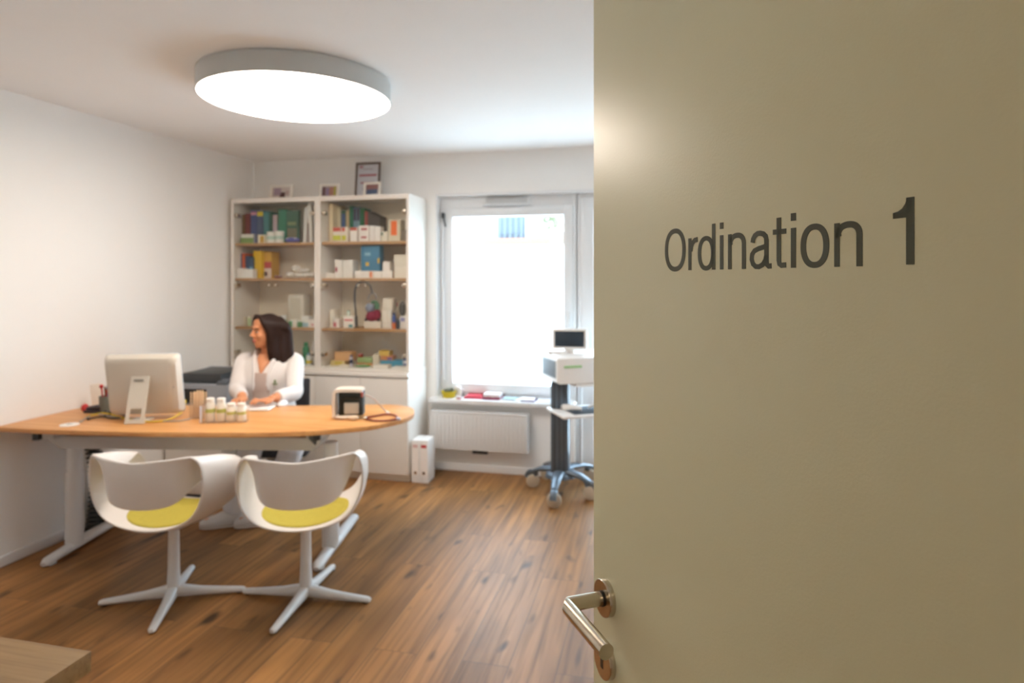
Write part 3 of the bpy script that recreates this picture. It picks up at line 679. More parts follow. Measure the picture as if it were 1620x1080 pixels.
put('box', A, 1240, 1292, 620, s1, 'low white box with a green dot left of the orange label', '#e2dac8', 4.57, dep=.07, band=[('#4e6a50', .6, .95, .05, .3)])
put('box', A, 1298, 1390, 528, s1, 'cream box with a bright orange label', '#ddd2ba', 4.57, dep=.09, band=[('#f0702c', .28, .95, .22, .72)])
put('box', A, 1402, 1438, 606, s1, 'small grey box at the right end of the top shelf', '#8c8276', 4.59, dep=.06)
# right cabinet, second shelf
for a, e, zt, zb, lb, cl, bd_ in ((802, 878, 942, None, 'low white box at the partition on the second shelf', '#eae4dc', None), (882, 938, 840, None, 'white box with a red corner mark on the second shelf', '#ebe5de', ('#b04a5a', .35, .6, .05, .35)),
        (944, 1020, 842, None, 'white box with a grey edge left of the blue box', '#e8e3dc', None), (1038, 1092, 925, None, 'white box under the left end of the blue box', '#ece6e0', None), (1094, 1146, 925, None, 'white box under the middle of the blue box', '#ece6e0', None),
        (1150, 1180, 925, None, 'small box with an orange stripe on the second shelf', '#e8d8cc', ('#e8844c', .1, .9, .1, .7)), (1184, 1246, 928, None, 'white box right of the orange-striped box', '#efe9e3', None), (1250, 1326, 926, None, 'white box carrying a smaller white box', '#efe9e3', None),
        (1254, 1306, 852, 926, 'small white box standing on another box on the second shelf', '#efe9e3', None), (1344, 1440, 890, None, 'lower of two cream boxes at the right end of the second shelf', '#ebe3d6', None), (1342, 1438, 800, 890, 'upper of two cream boxes at the right end of the second shelf', '#e6dece', None)):
    put('box', A, a, e, zt, s2, lb, cl, 4.58, zb=zb, dep=.10, band=bd_)
put('box', A, 1086, 1232, 727, s2, 'large blue box with a yellow dot standing on white boxes', '#3c7b9e', 4.58, zb=925, dep=.08, band=[('#e0b53a', .2, .34, .25, .42), ('#e0b53a', .3, .5, .88, .98), ('#8fb8cc', .6, .72, .2, .5)], name='carton_box')
# right cabinet, third shelf
for a, e, zt, zb, lb, cl, bd_ in ((842, 878, 292, None, 'narrow white upright box on the third shelf', '#e6dece', None), (882, 962, 345, None, 'cream box behind the pink-marked packet', '#e0d6c0', None), (866, 912, 365, None, 'white packet with a pink mark on the third shelf', '#e8dcd4', ('#cc6a72', .1, .6, .1, .6)),
        (948, 1030, 345, None, 'white box with a red line left of the stethoscope', '#eae2d8', [('#cc5a5a', .6, .75, .1, .9), ('#4a8a8c', .05, .3, .5, .9)]), (1110, 1240, 385, None, 'low white box under the hanging toy', '#e2d8ca', None),
        (1250, 1296, 300, None, 'lower white carton in the stack on the third shelf', '#e8e0d4', None), (1254, 1330, 205, 300, 'upper cream carton in the stack on the third shelf', '#e0d6c6', None), (1298, 1320, 300, None, 'thin white carton right in the stack on the third shelf', '#ebe4da', None),
        (1386, 1442, 345, None, 'white box at the right end of the third shelf', '#ece6e0', ('#8a8ab8', .6, .9, .1, .7))):
    put('box', Bc, a, e, zt, s3, lb, cl, 4.60 if a != 882 else 4.70, zb=zb, dep=.08, band=bd_)
put('bottle', Bc, 970, 996, 300, s3, 'small green-capped dropper standing on the red-lined box', '#dfe8d8', 4.62, zb=345, cap='#3f8a50')
put('bottle', Bc, 1322, 1350, 318, s3, 'blue bottle with an orange foot on the third shelf', '#3c56a0', 4.58, cap='#30406c', band=('#e0702c', .0, .4))
put('bottle', Bc, 1352, 1380, 365, s3, 'black little bottle beside the blue and orange one', '#22283a', 4.57, cap='#22283a')
put('pouch', Bc, 1370, 1420, 225, s3, 'grey rubber pear ball lying on the white box', '#5c5854', 4.66, zb=345, dep=.06, name='rubber_bulb', cat='bulb')
put('pouch', Bc, 1336, 1364, 230, s3, 'small pink sachet beside the rubber bulb', '#d0506c', 4.68, zb=275, dep=.03, name='sachet', cat='sachet')
# stethoscope hanging from shelf edge
def P3(zx, zy, Y): X, Z = cxz(zx, zy, Bc, Y); return Vector((X, Y, Z))
o0 = P3(1110, 430, 4.56); t = thing('stethoscope', 'grey stethoscope tube arched high in the right cabinet', 'stethoscope', (o0.x, 4.56, s3)); org = Vector((o0.x, 4.56, s3))
b = MB(); b.tube([P3(a, c, 4.56)-org for a, c in ((1050, 425), (1044, 300), (1036, 200), (1044, 120), (1075, 80), (1120, 78), (1155, 105), (1172, 160))], .0065, 10, smooth=6); b.build('tube', DARK, t)
b = MB(); b.tube([P3(a, c, 4.56)-org for a, c in ((1172, 160), (1145, 190), (1142, 215))], .004, 8, smooth=4); b.tube([P3(a, c, 4.56)-org for a, c in ((1172, 160), (1200, 180), (1206, 210))], .004, 8, smooth=4); b.build('ear_tube', BLUEG, t)
q = P3(1050, 425, 4.56)-org; MB().lathe([(.018, 0), (.021, .004), (.021, .012), (.008, .018)], (q.x, 0, .001)).build('chest_piece', STEEL, t)
# toy under the stethoscope
q = P3(1170, 300, 4.63); t = thing('plush_toy', 'little red, grey and green stuffed figure behind the stethoscope', 'toy', (q.x, 4.63, cxz(1170, 385, Bc, 4.63)[1]+.002))
b = MB(); b.ell((0, 0, .04), (.05, .04, .042)); b.ell((.045, 0, .05), (.03, .03, .05)); b.build('body', cm('#8a3448', .9), t)
b = MB(); b.ell((-.015, 0, .105), (.038, .034, .04)); b.build('head', cm('#8f96a8', .9), t)
b = MB(); b.ell((.045, -.005, .12), (.022, .02, .035)); b.ell((.02, .0, .15), (.03, .02, .014)); b.build('hat', cm('#4c7a5c', .9), t)
b = MB(); b.ell((-.045, -.01, .012), (.012, .012, .014)); b.ell((.06, -.01, .006+.006), (.014, .012, .012)); b.build('foot', cm('#3c3434', .9), t)
# right cabinet, bottom
for kind, a, e, zt, zb, lb, cl, kw in (
    ('box', 846, 960, 690, None, 'pale yellow box at the lower left of the bottom shelf', '#d8c48c', dict(dep=.1, band=[('#c9b03c', .4, .8, .3, .8)])),
    ('box', 880, 1005, 625, 690, 'orange-beige carton lying on the pale yellow box', '#d8a878', dict(dep=.1)),
    ('box', 912, 988, 730, None, 'white box before the pale yellow box', '#ece2d2', dict(dep=.06, Y=4.55)),
    ('bottle', 990, 1016, 645, None, 'white bottle with a dark violet middle', '#cfcbd6', dict(cap='#4a3c66', band=('#2c2c50', .3, .6), Y=4.57)),
    ('pouch', 1022, 1140, 725, None, 'green packet on the bottom shelf', '#58a030', dict(dep=.08, Y=4.56, name='packet', cat='packet')),
    ('box', 1052, 1172, 705, None, 'orange box behind the green packet', '#cc8a54', dict(dep=.08, Y=4.66)),
    ('box', 1056, 1168, 668, 705, 'flat green box lying on the orange box', '#a0b878', dict(dep=.08, Y=4.66)),
    ('pouch', 1050, 1090, 634, 668, 'small red sachet lying on the flat green box', '#b8402c', dict(dep=.05, Y=4.68, name='sachet', cat='sachet')),
    ('box', 1180, 1292, 726, None, 'white box in the middle of the bottom shelf front', '#ece6da', dict(dep=.08, Y=4.55)),
    ('box', 1236, 1406, 690, None, 'light blue box behind the front white boxes', '#4c9ab8', dict(dep=.1, Y=4.65)),
    ('box', 1236, 1330, 655, 690, 'orange and violet patterned box lying on the blue box', '#d08c5c', dict(dep=.08, Y=4.66, band=[('#7a5a8c', .2, .8, .55, .95)])),
    ('box', 1222, 1304, 612, 655, 'yellow box on top of the pile on the bottom shelf', '#d8b44c', dict(dep=.08, Y=4.67)),
    ('box', 1322, 1442, 750, None, 'flat white box at the right end of the bottom shelf', '#ece8e2', dict(dep=.08, Y=4.55)),
    ('box', 1408, 1446, 650, None, 'navy and white upright box at the right end of the bottom shelf', '#dcdce2', dict(dep=.08, Y=4.66, band=[('#2f4680', .55, .9, 0, 1), ('#3c5490', .05, .3, .2, .9)])),
    ('box', 1176, 1226, 640, None, 'cream upright box left of the blue box', '#ddd0b8', dict(dep=.06, Y=4.66))):
    put(kind, Bc, a, e, zt, s4, lb, cl, zb=zb, **kw)

# frames on top of the cabinets
def t_frame(zx0, zx1, ztop, Y, label, pic, fcol='#e6e0d6', m=.16, lean=.12, rz=0, pcol='#c8bcb6'):
    x0, _ = cxz(zx0, 340, A, Y); x1, _ = cxz(zx1, 340, A, Y); zt = cxz((zx0+zx1)/2, ztop, A, Y)[1]; hgt = zt-CZ1; w = x1-x0
    t = thing('picture_frame', label, 'picture frame', ((x0+x1)/2, Y, CZ1+.001), rz); t.rotation_euler.x = -lean
    fw = min(w, hgt)*m
    b = MB(); b.span(-w/2, -w/2+fw, 0, .014, 0, hgt, .002); b.span(w/2-fw, w/2, 0, .014, 0, hgt, .002); b.span(-w/2+fw, w/2-fw, 0, .014, 0, fw, .002); b.span(-w/2+fw, w/2-fw, 0, .014, hgt-fw, hgt, .002)
    b.build('frame', cm(fcol, .4), t)
    p = MB().span(-w/2+fw*.9, w/2-fw*.9, .006, .012, fw*.9, hgt-fw*.9).build('photograph', cm(pcol, .6), t)
    for (u0, u1, v0, v1, c) in pic:
        MB().span(-w/2+w*u0, -w/2+w*u1, .0052, .0062, hgt*v0, hgt*v1).build('print_patch', cm(c, .6), p)
    b = MB(); b.box((0, .03, hgt*.35), (.02, .003, hgt*.7), 0, Matrix.Rotation(-.35, 4, 'X')); b.build('easel_back', cm('#8c8478', .8), t)
    return t
t_frame(370, 545, 255, 4.62, 'small white photo frame on the cabinet beside the left wall', [(.18, .5, .3, .8, '#a08c98'), (.45, .68, .15, .5, '#4a2c2c'), (.7, .85, .3, .6, '#b8a098')])
t_frame(758, 908, 248, 4.62, 'small white photo frame left of the tall framed print', [(.15, .3, .2, .8, '#6a4a4c'), (.33, .5, .2, .7, '#8c7a94'), (.5, .72, .2, .8, '#a87868'), (.74, .84, .2, .85, '#a8a03c')], pcol='#9a8c8c')
t_frame(1032, 1225, 75, 4.74, 'tall dark-framed print with red lines of text on the cabinet', [(.15, .85, .62, .68, '#a86a70'), (.22, .78, .42, .47, '#a87078'), (.3, .7, .80, .83, '#a8a0a8'), (.15, .3, .84, .92, '#b08890'), (.3, .7, .25, .3, '#a8a8b0')], '#6e6058', .08, .10, 0, '#c3c3c8')
t_frame(1095, 1235, 232, 4.60, 'small white photo frame standing before the tall print', [(.15, .85, .5, .85, '#8c6460'), (.2, .8, .15, .5, '#4a5a74')], pcol='#8a8088', rz=-.1)

# binders on the floor beside the cabinet
bx = atz(648, 764, 0)[0]; by = 4.50
for k, (xa, xb, lb) in enumerate(((648.5, 662, 'white lever-arch file on the floor, against the cabinet side'), (662.5, 677, 'white lever-arch file with a red print, nearer the radiator'))):
    X0 = atz(xa, 764, 0)[0]; X1 = atz(xb, 764, 0)[0]; w = X1-X0; t = thing('lever_arch_file', lb, 'file', ((X0+X1)/2+.004, by-.0, 0), group='white files on the floor')
    t.rotation_euler.z = .04; MB().span(-w/2, w/2, 0, .16, 0, .318, .003).build('cover', cm('#eceae8', .45), t)
    MB().span(-w/2+.008, w/2-.008, -.001, .001, .06, .29).build('spine_label', cm('#f2ece8', .6), t)
    MB().span(-w/2+.012, w/2-.012, -.002, .0005, .262, .285).build('label_print', cm('#c0404a' if k else '#d8b8b8', .6), t)
    MB().lathe([(.009, 0), (.012, .001), (.012, .003), (.007, .004)], M=Matrix.Translation((0, -.0, .075)) @ MY).build('finger_ring', STEEL, t)
    if k: MB().lathe([(.0075, 0), (.0075, .0045)], M=Matrix.Translation((0, 0, .075)) @ MY).build('finger_hole', BLACK, t)

# ------------------------------------------------------------------ radiator
t = thing('radiator', 'white ribbed panel radiator under the window', 'radiator', (-1.355, 4.80, .19)); w = .77; hh = .30
b = MB(); b.span(-w/2, w/2, -.045, -.035, .005, hh-.01, .003)
n = 24
for k in range(n): b.box((-w/2+(k+.5)*w/n, -.046, hh/2), (w/n*.55, .01, hh-.05), .004)
b.build('front_panel', WMET, t)
MB().span(-w/2, w/2, .02, .03, .005, hh-.01, .003).build('back_panel', WMET, t)
b = MB(); b.span(-w/2-.002, w/2+.002, -.05, .035, hh-.012, hh, .002); b.build('top_grille', WMET, t)
for s in (-1, 1): MB().span(s*w/2-.006, s*w/2+.006, -.05, .035, 0, hh, .003).build('side_cover', WMET, t)
b = MB(); b.span(-.06, .06, .01, .05, -.035, -.002, .004); b.cyl((-.03, .03, -.02), (-.03, .065, -.02), .01); b.cyl((.03, .03, -.02), (.03, .065, -.02), .01); b.build('valve_block', DARK, t)
b = MB(); b.span(-.3, -.27, .03, .068, .05, hh-.05); b.span(.27, .3, .03, .068, .05, hh-.05); b.build('wall_bracket', WMET, t)

# ------------------------------------------------------------------ things on the window sill
SZ = WZ0+.0355
def sx(px, Y): return atY(px, 620, Y)[0]
t = thing('basket', 'small basket with yellow rim at the left end of the window sill', 'basket', (sx(710, 4.86), 4.86, SZ))
MB().lathe([(.045, 0), (.06, .045), (.062, .05), (.055, .05), (.042, .006)], seg=24).build('bowl', cm('#c8b01e', .6), t)
b = MB(); b.ell((-.01, 0, .055), (.03, .03, .02)); b.ell((.02, .01, .06), (.02, .02, .018)); b.build('filling', cm('#6a6a5a', .8), t)
t = thing('tape_roll', 'white tape roll standing by the yellow basket', 'roll', (sx(724, 4.92), 4.92, SZ))
MB().lathe([(.016, -.02), (.042, -.02), (.042, .02), (.016, .02), (.016, 0)], M=Matrix.Translation((0, 0, .042)) @ MY).build('tape', cm('#eceaea', .4), t)
t = thing('cup', 'small red and white cup lying on the window sill', 'cup', (sx(726, 4.81), 4.815, SZ))
MB().lathe([(.018, 0), (.026, .022), (.024, .022), (.016, .003)]).build('body', cm('#e8e4e4', .3), t); MB().lathe([(.0185, 0), (.0225, .010)]).build('stripe', cm('#c03a48', .4), t)
t_box(sx(735, 4.86), sx(764, 4.86), 4.83, SZ, .012, .16, '#c23a4c', 'flat red booklet on the window sill', name='booklet', cat='booklet')
t_box(sx(737, 4.86), sx(760, 4.86), 4.85, SZ+.0135, .008, .12, '#d8505c', 'smaller red booklet lying on the flat red one', name='booklet', cat='booklet', rz=.15)
t_box(sx(765, 4.86), sx(794, 4.86), 4.82, SZ, .014, .13, '#8a3454', 'dark red book at the bottom of the small stack on the sill', name='book', cat='book')
t_box(sx(766, 4.86), sx(792, 4.86), 4.83, SZ+.0155, .028, .11, '#e8e2e2', 'white block of paper on top of the dark red book', name='paper_block', cat='paper', band=[('#a04a5c', .1, .3, 0, 1)])
for k, (a, e, z, c, lb, dp) in enumerate(((794, 824, 0, '#e4e6ea', 'white papers on the sill next to the small book stack', .15), (796, 818, 1, '#9fb8bc', 'thin greenish leaflet lying on the white papers', .1), (826, 848, 0, '#6a4a6a', 'thin dark violet magazine on the window sill', .14), (824, 846, 1, '#eceaf0', 'white leaflet lying on the violet magazine', .12), (850, 880, 0, '#d8dce4', 'pale magazine at the right end of the sill behind the cart', .15))):
    t_box(sx(a, 4.86), sx(e, 4.86), 4.80+.01*(k % 2), SZ+z*.0085, .007, dp, c, lb, name='leaflet', cat='leaflet', rz=.06*(k-2))

# ------------------------------------------------------------------ medical cart by the window
CX_, CY_ = -.672, 4.50
cart = thing('medical_cart', 'white and grey medical device cart on castors beside the open door', 'medical cart', (CX_, CY_, 0))
ca = math.radians(30); Mc = Matrix.Rotation(ca, 4, 'Z')
def cl(x, y, z): return Mc @ Vector((x, y, z))
b = MB(); b.box((0, 0, .47), (.13, .10, .66), .02); b.build('column', BLUEG, cart)
b = MB()
for s in (-.035, 0, .035): b.box((s, -.052, .47), (.008, .01, .64), .003)
b.build('column_groove', cm('#454d56', .5), cart)
b = MB(); b.lathe([(.11, .125), (.10, .15), (.07, .165)]); b.build('base_hub', BLUEG, cart)
wheels = [(-.89, 4.60), (-.672, 4.215), (-.45, 4.42), (-.50, 4.82), (-.82, 4.80)]
for k, (wx, wy) in enumerate(wheels):
    e = Vector((wx-CX_, wy-CY_, 0)); u = e.normalized(); v = Vector((-u.y, u.x, 0)); l = e.length; rings = []
    for q, z, wd_, th in ((.05, .16, .045, .03), (.35, .165, .040, .03), (.7, .148, .034, .028), (.92, .125, .028, .024), (1.02, .118, .02, .018)):
        c = u*l*q+Vector((0, 0, z)); rings.append([c+v*wd_*math.cos(a)+Vector((0, 0, math.sin(a)*th/1.4)) for a in [2*PI*i/16 for i in range(16)]])
    leg = MB().loft(rings).build('base_leg', BLUEG, cart)
    for s in (-1, 1):
        c = e+v*.016*s+Vector((0, 0, .048)); pr_ = [(.0, -.011), (.040, -.011), (.047, -.007), (.048, 0), (.047, .007), (.040, .011), (.0, .011)]
        wv = Vector((.12+.1*math.sin(k*2), -.98, 0)).normalized(); c = e+wv*.016*s+Vector((0, 0, .048)); R = wv.to_track_quat('Z', 'Y').to_matrix().to_4x4(); MB().lathe(pr_[1:-1], M=Matrix.Translation(c) @ R, seg=28).build('castor_wheel', RUB, leg)
    b = MB(); c = e+Vector((0, 0, .05)); b.tube([c+u*.05+Vector((0, 0, .01)), c+u*.035+Vector((0, 0, .045)), c+Vector((0, 0, .058)), c-u*.035+Vector((0, 0, .045))], .017, 10, smooth=4, ry=1.4); b.build('castor_fork', BLUEG, leg)
# device body
bc = cl(.14, -.06, 0); bw, bdp = .50, .34
b = MB(); rings = []
for x_, ins in ((-bw/2, .012), (-bw/2+.015, 0), (bw/2-.015, 0), (bw/2, .012)):
    pr_ = [(-bdp/2+ins, .815+ins), (-bdp/2+ins, .985), (-bdp/2+.03, 1.005-ins), (bdp/2-.02, 1.005-ins), (bdp/2-ins, .99), (bdp/2-ins, .84), (bdp/2-.06, .815+ins)]
    rings.append([Mc @ Vector((x_, y, z))+bc for y, z in pr_])
b.loft(rings); dev = b.build('device_body', WPL, cart)
b = MB(); c = cl(-bw/2-.001, -.01, .91)+bc; b.box(c, (.006, bdp-.09, .12), .003, ca); b.build('side_vent', cm('#8f9aa4', .5), dev)
b = MB()
for k in range(7): c = cl(-bw/2-.005, -.01, .865+k*.015)+bc; b.box(c, (.004, bdp-.12, .005), 0, ca)
b.build('vent_slot', cm('#5f6870', .5), dev)
c = cl(-.14, -bdp/2-.001, .93)+bc; MB().box(c, (.13, .003, .016), .001, ca).build('green_stripe', cm('#9cc88a', .5), dev)
b = MB(); c = cl(.08, -.02, .80)+bc; b.box(c, (.40, .30, .022), .006, ca); b.build('under_shelf', WPL, cart)
# screen
x, z, d = atY(901, 543, 4.45); sc = Vector((x-CX_, 4.45-CY_, 1.105))
b = MB(); b.box(sc, (.245, .03, .145), .008, .08); scr = b.build('screen_housing', WPL, cart)
b = MB(); b.box(sc+Vector((.0012, -.0155, 0)), (.205, .004, .108), .001, .08); b.build('display', mat('dark_display', '#2e3a46', .25, var=.02), scr)
b = MB(); b.box(sc+Vector((0, .01, -.085)), (.06, .03, .06), .005, .08); b.box(sc+Vector((-.08, 0, -.092)), (.14, .12, .014), .004, .08); b.build('screen_foot', WPL, scr)
# tray
tc = cl(.13, -.12, .60); b = MB(); b.box(tc, (.44, .34, .022), .01, ca); tray = b.build('tray', WPL, cart)
MB().box(tc+Vector((.04, 0, .0125)), (.33, .24, .006), .002, ca).build('tray_mat', cm('#3d4650', .7), tray)
b = MB(); b.box(cl(.07, -.02, .585), (.10, .10, .03), .005, ca); b.build('tray_bracket', BLUEG, cart)
b = MB(); b.cyl(cl(.20, .10, .17), cl(.20, .10, .80), .011); b.build('side_pole', WMET, cart)
p = cl(.03, -.16, .62)+Vector((CX_, CY_, 0)); t = thing('probe', 'thick white handheld probe lying on the cart tray', 'probe', tuple(p-Vector((0, 0, .0032))), ca-.5)
b = MB(); b.tube([(-.07, 0, .022), (-.03, 0, .023), (.02, 0, .02), (.06, 0, .015)], [.021, .022, .017, .012], 16); b.build('grip', WPL, t)
b = MB(); b.tube([(-.07, 0, .022), (-.082, 0, .022)], [.018, .014], 16); b.build('probe_head', GMET, t)
p = cl(.20, -.15, .62)+Vector((CX_, CY_, 0)); t = thing('clamp_electrode', 'small white clamp on the dark mat of the cart tray', 'clamp', tuple(p-Vector((0, 0, .0032))), .4)
b = MB(); b.tube([(-.05, 0, .012), (0, .01, .03), (.05, 0, .012)], .011, 10, smooth=5); b.build('clip', WPL, t); b = MB(); b.tube([(.05, 0, .012), (.08, .03, .006), (.11, .0, .005)], .004, 8, smooth=5); b.build('cord', DARK, t)

# ------------------------------------------------------------------ things on the desk
DZ = .7505
mx, my = atz(236, 664, DZ); mon = thing('desktop_computer', 'white all-in-one computer on the desk, its back to the camera', 'computer', (-2.765, 3.0, DZ), math.radians(20))
b = MB(); TB = Matrix.Translation((0, 0, .192)) @ Matrix.Rotation(math.radians(12), 4, 'X')
rings = []
hw, hh2 = .192, .172
def rr_ring(w, h, r, y, n=6):
    out = []
    for cx_, cz_, a0 in ((w-r, h-r, 0), (-w+r, h-r, 90), (-w+r, -h+r, 180), (w-r, -h+r, 270)):
        for k in range(n+1):
            a = math.radians(a0+90*k/n); out.append(TB @ Vector((cx_+r*math.cos(a), y, cz_+r*math.sin(a))))
    return out
rings = [rr_ring(hw-.03, hh2-.03, .03, -.052), rr_ring(hw-.012, hh2-.012, .03, -.043), rr_ring(hw-.003, hh2-.003, .024, -.02), rr_ring(hw, hh2, .02, 0), rr_ring(hw, hh2, .02, .012), rr_ring(hw-.004, hh2-.004, .018, .016)]
b.loft(rings); case = b.build('case', mat('aged_white_plastic', '#cfc8bc', .32, var=.02), mon)
b = MB(); b.loft([rr_ring(hw-.02, hh2-.02, .008, .0162), rr_ring(hw-.02, hh2-.02, .008, .018)]); b.build('display', BLACK, case)
b = MB(); b.loft([rr_ring(hw+.001, hh2+.001, .02, .004), rr_ring(hw+.001, hh2+.001, .02, .010)]); b.build('side_trim', cm('#b8c4d0', .3), case)
# foot: bent plate with a rectangular hole
b = MB()
for (u0, u1, v0, v1) in ((-.048, -.030, 0, 1), (.030, .048, 0, 1), (-.03, .03, .30, 1), (-.03, .03, 0, .08)):
    p = lambda u, v, o: Vector((u, -.145+.085*v+o, .002+.255*v))
    ring = lambda v: [p(u0, v, 0), p(u1, v, 0), p(u1, v, .008), p(u0, v, .008)]
    b.loft([ring(v0), ring(v1)])
b.box((0, -.075, .004), (.096, .14, .007), .002); b.build('stand', mat('aged_white_plastic'), mon)
MB().box((-.005, -.0745, .222), (.05, .002, .012), 0, Matrix.Rotation(math.radians(-18), 4, 'X')).build('badge_print', cm('#8a857c', .6), mon)
MB().box((hw-.03, -.047, .20), (.006, .006, .05), .001).build('port', cm('#2f5a8c', .5), case)
# yellow network cable
def dp(px, py, z=DZ): X, Y = atz(px, py, z); return (X, Y, z)
o_ = Vector(dp(240, 665)); t = thing('network_cable', 'yellow network cable looping under the computer across the desk', 'cable', tuple(o_))
pa = [(138, 660, .006), (165, 655, .006), (195, 663, .006), (225, 668, .006), (252, 668, .006), (274, 664, .012), (290, 657, .03), (292, 650, .055)]
pts_ = [Vector(dp(x, y, DZ))+Vector((0, 0, z))-o_ for x, y, z in pa]
b = MB(); b.tube(pts_, .0042, 8, smooth=6); b.build('cord', cm('#d8b818', .5), t)
b = MB(); b.box(pts_[-1], (.014, .014, .022), .002); b.build('plug', cm('#d8b818', .4), t)
for lb, c, pa in (('black power cable coiled beside the pen cup on the desk', '#1e1e20', [(140, 664), (160, 660), (178, 663), (200, 660), (186, 656), (165, 659)]), ('thin grey cable running to the left across the desk', '#a8a49c', [(128, 668), (150, 656), (176, 660), (205, 664), (235, 667), (280, 667), (300, 664)])):
    o_ = Vector(dp(*pa[0])); t = thing('desk_cable', lb, 'cable', tuple(o_)); pts_ = [Vector(dp(*q))+Vector((0, 0, .005))-o_ for q in pa]
    b = MB(); b.tube(pts_, .004, 8, smooth=5); b.build('cord', cm(c, .5), t); MB().box(pts_[0], (.015, .01, .01), .002).build('plug', cm(c, .4), t)
# pen cup
x, y, _ = dp(168, 652); t = thing('pen_cup', 'grey pen cup left of the computer', 'cup', (x, y, DZ)); MB().lathe([(.030, 0), (.034, .004), (.037, .095), (.034, .095), (.030, .008)]).build('body', cm('#6d7068', .4), t)
PEN = [('red ballpoint with a round top leaning left in the pen cup', '#c02a2a', -.02, 0, .165, -.28), ('blue pen standing upright in the pen cup', '#2a4a9c', .0, .012, .15, .05), ('black pen leaning right in the pen cup', '#24262a', .015, .004, .155, .22), ('dark blue pen at the back of the pen cup', '#33406c', .006, .018, .148, -.08), ('brown pencil in the pen cup', '#8a5a2c', -.012, .014, .14, -.15), ('red marker half sunk in the pen cup', '#a8322c', .006, -.012, .125, .1), ('grey scissors handle rising from the pen cup', '#4a5058', .02, -.008, .13, .3)]
for lb, c, ox, oy, ln, lean in PEN:
    q = thing('pen' if 'scissors' not in lb else 'scissors', lb, 'pen' if 'scissors' not in lb else 'scissors', (x+ox*.6, y+oy*.6, DZ+.009)); q.rotation_euler.y = lean*.55
    MB().tube([(0, 0, 0), (0, 0, ln*.8)], .0042, 10).build('barrel', cm(c, .35), q)
    if 'scissors' in lb:
        b = MB()
        for s in (-1, 1):
            b.tube([(s*.012+.014*math.cos(a), 0, ln*.8+.016+.018*math.sin(a)) for a in [2*PI*i/12 for i in range(13)]], .0035, 8)
        b.build('finger_loop', cm(c, .4), q)
    elif 'round top' in lb: MB().ell((0, 0, ln*.86), (.011, .011, .012), 14).build('cap', cm(c, .35), q)
    else: MB().lathe([(.0046, ln*.8), (.0046, ln*.95), (.003, ln)]).build('cap', cm(c, .3), q)
x, y, _ = dp(158, 650); t = thing('tape_dispenser', 'black tape dispenser on the desk beside the pen cup', 'tape dispenser', tuple(dp(184, 655)), .3)
b = MB(); b.box((0, 0, .011), (.075, .03, .022), .006); b.tube([(.03, 0, .02), (.025, 0, .04), (.0, 0, .055)], [.012, .013, .008], 10); b.build('body', BLACK, t); MB().lathe([(.010, -.008), (.022, -.008), (.022, .008), (.010, .008)], M=Matrix.Translation((0, 0, .036)) @ MY).build('tape_roll', cm('#d8c4a8', .3), t)
t = thing('stapler', 'dark stapler with a red end near the left edge of the desk', 'stapler', tuple(dp(147, 653)), .25)
b = MB(); b.box((.02, 0, .010), (.13, .035, .018), .006); b.tube([(-.03, 0, .025), (.03, 0, .034), (.08, 0, .022)], [.012, .015, .012], 10, ry=1.3); b.build('body', cm('#3a3238', .4), t); MB().ell((-.045, 0, .03), (.02, .02, .024), 16).build('red_end', cm('#c22c2c', .35), t)
x, y, _ = dp(152, 645); t = thing('brochure_stand', 'white card standing at an angle left of the pen cup', 'card', (x, y, DZ), .5); b = MB(); b.box((0, .0, .0725), (.055, .003, .145), .0008, Matrix.Rotation(-.12, 4, 'Y')); b.build('card', cm('#e8e0d4', .6), t); b = MB(); b.box((.012, .01, .003), (.07, .04, .006), .001); b.build('foot', cm('#e0d8cc', .5), t)
x, y, _ = dp(110, 672); t = thing('cable_grommet', 'flat white oval cable cap on the left part of the desk', 'cable cap', (x, y, DZ)); MB().lathe([(.045, 0), (.045, .003), (.042, .0045)], seg=40).build('lid', WPL, t); MB().lathe([(.014, .004), (.014, .0056)]).build('centre_cap', GMET, t)
# wooden spatulas in a clear holder
x, y, _ = dp(311, 662); t = thing('spatula_holder', 'clear holder full of wooden spatulas behind the pill bottles', 'holder', (x, y+.02, DZ), .15)
b = MB(); b.span(-.042, .042, -.03, -.028, 0, .10); b.span(-.042, .042, .028, .03, 0, .10); b.span(-.042, -.04, -.03, .03, 0, .10); b.span(.04, .042, -.03, .03, 0, .10); b.span(-.042, .042, -.03, .03, 0, .003); b.build('box', ACRYL, t)
for k in range(15):
    X_ = -.034+(k % 5)*.016+random.uniform(-.002, .002); Y_ = -.02+(k//5)*.018
    hgt = .148+random.uniform(-.01, .008); q = thing('wooden_spatula', 'flat wooden spatula standing in the clear holder', 'spatula', (0, 0, 0), group='wooden spatulas in the holder')
    Mq = Matrix.Translation((x, y+.02, DZ)) @ Matrix.Rotation(.15, 4, 'Z') @ Matrix.Translation((X_, Y_, .004)); q.location = Mq.translation; q.rotation_euler.z = .15
    MB().box((0, 0, hgt/2), (.0075, .002, hgt), .0008, Matrix.Rotation(random.uniform(-.03, .03), 4, 'Y')).build('blade', cm('#e6c8a2', .8), q)
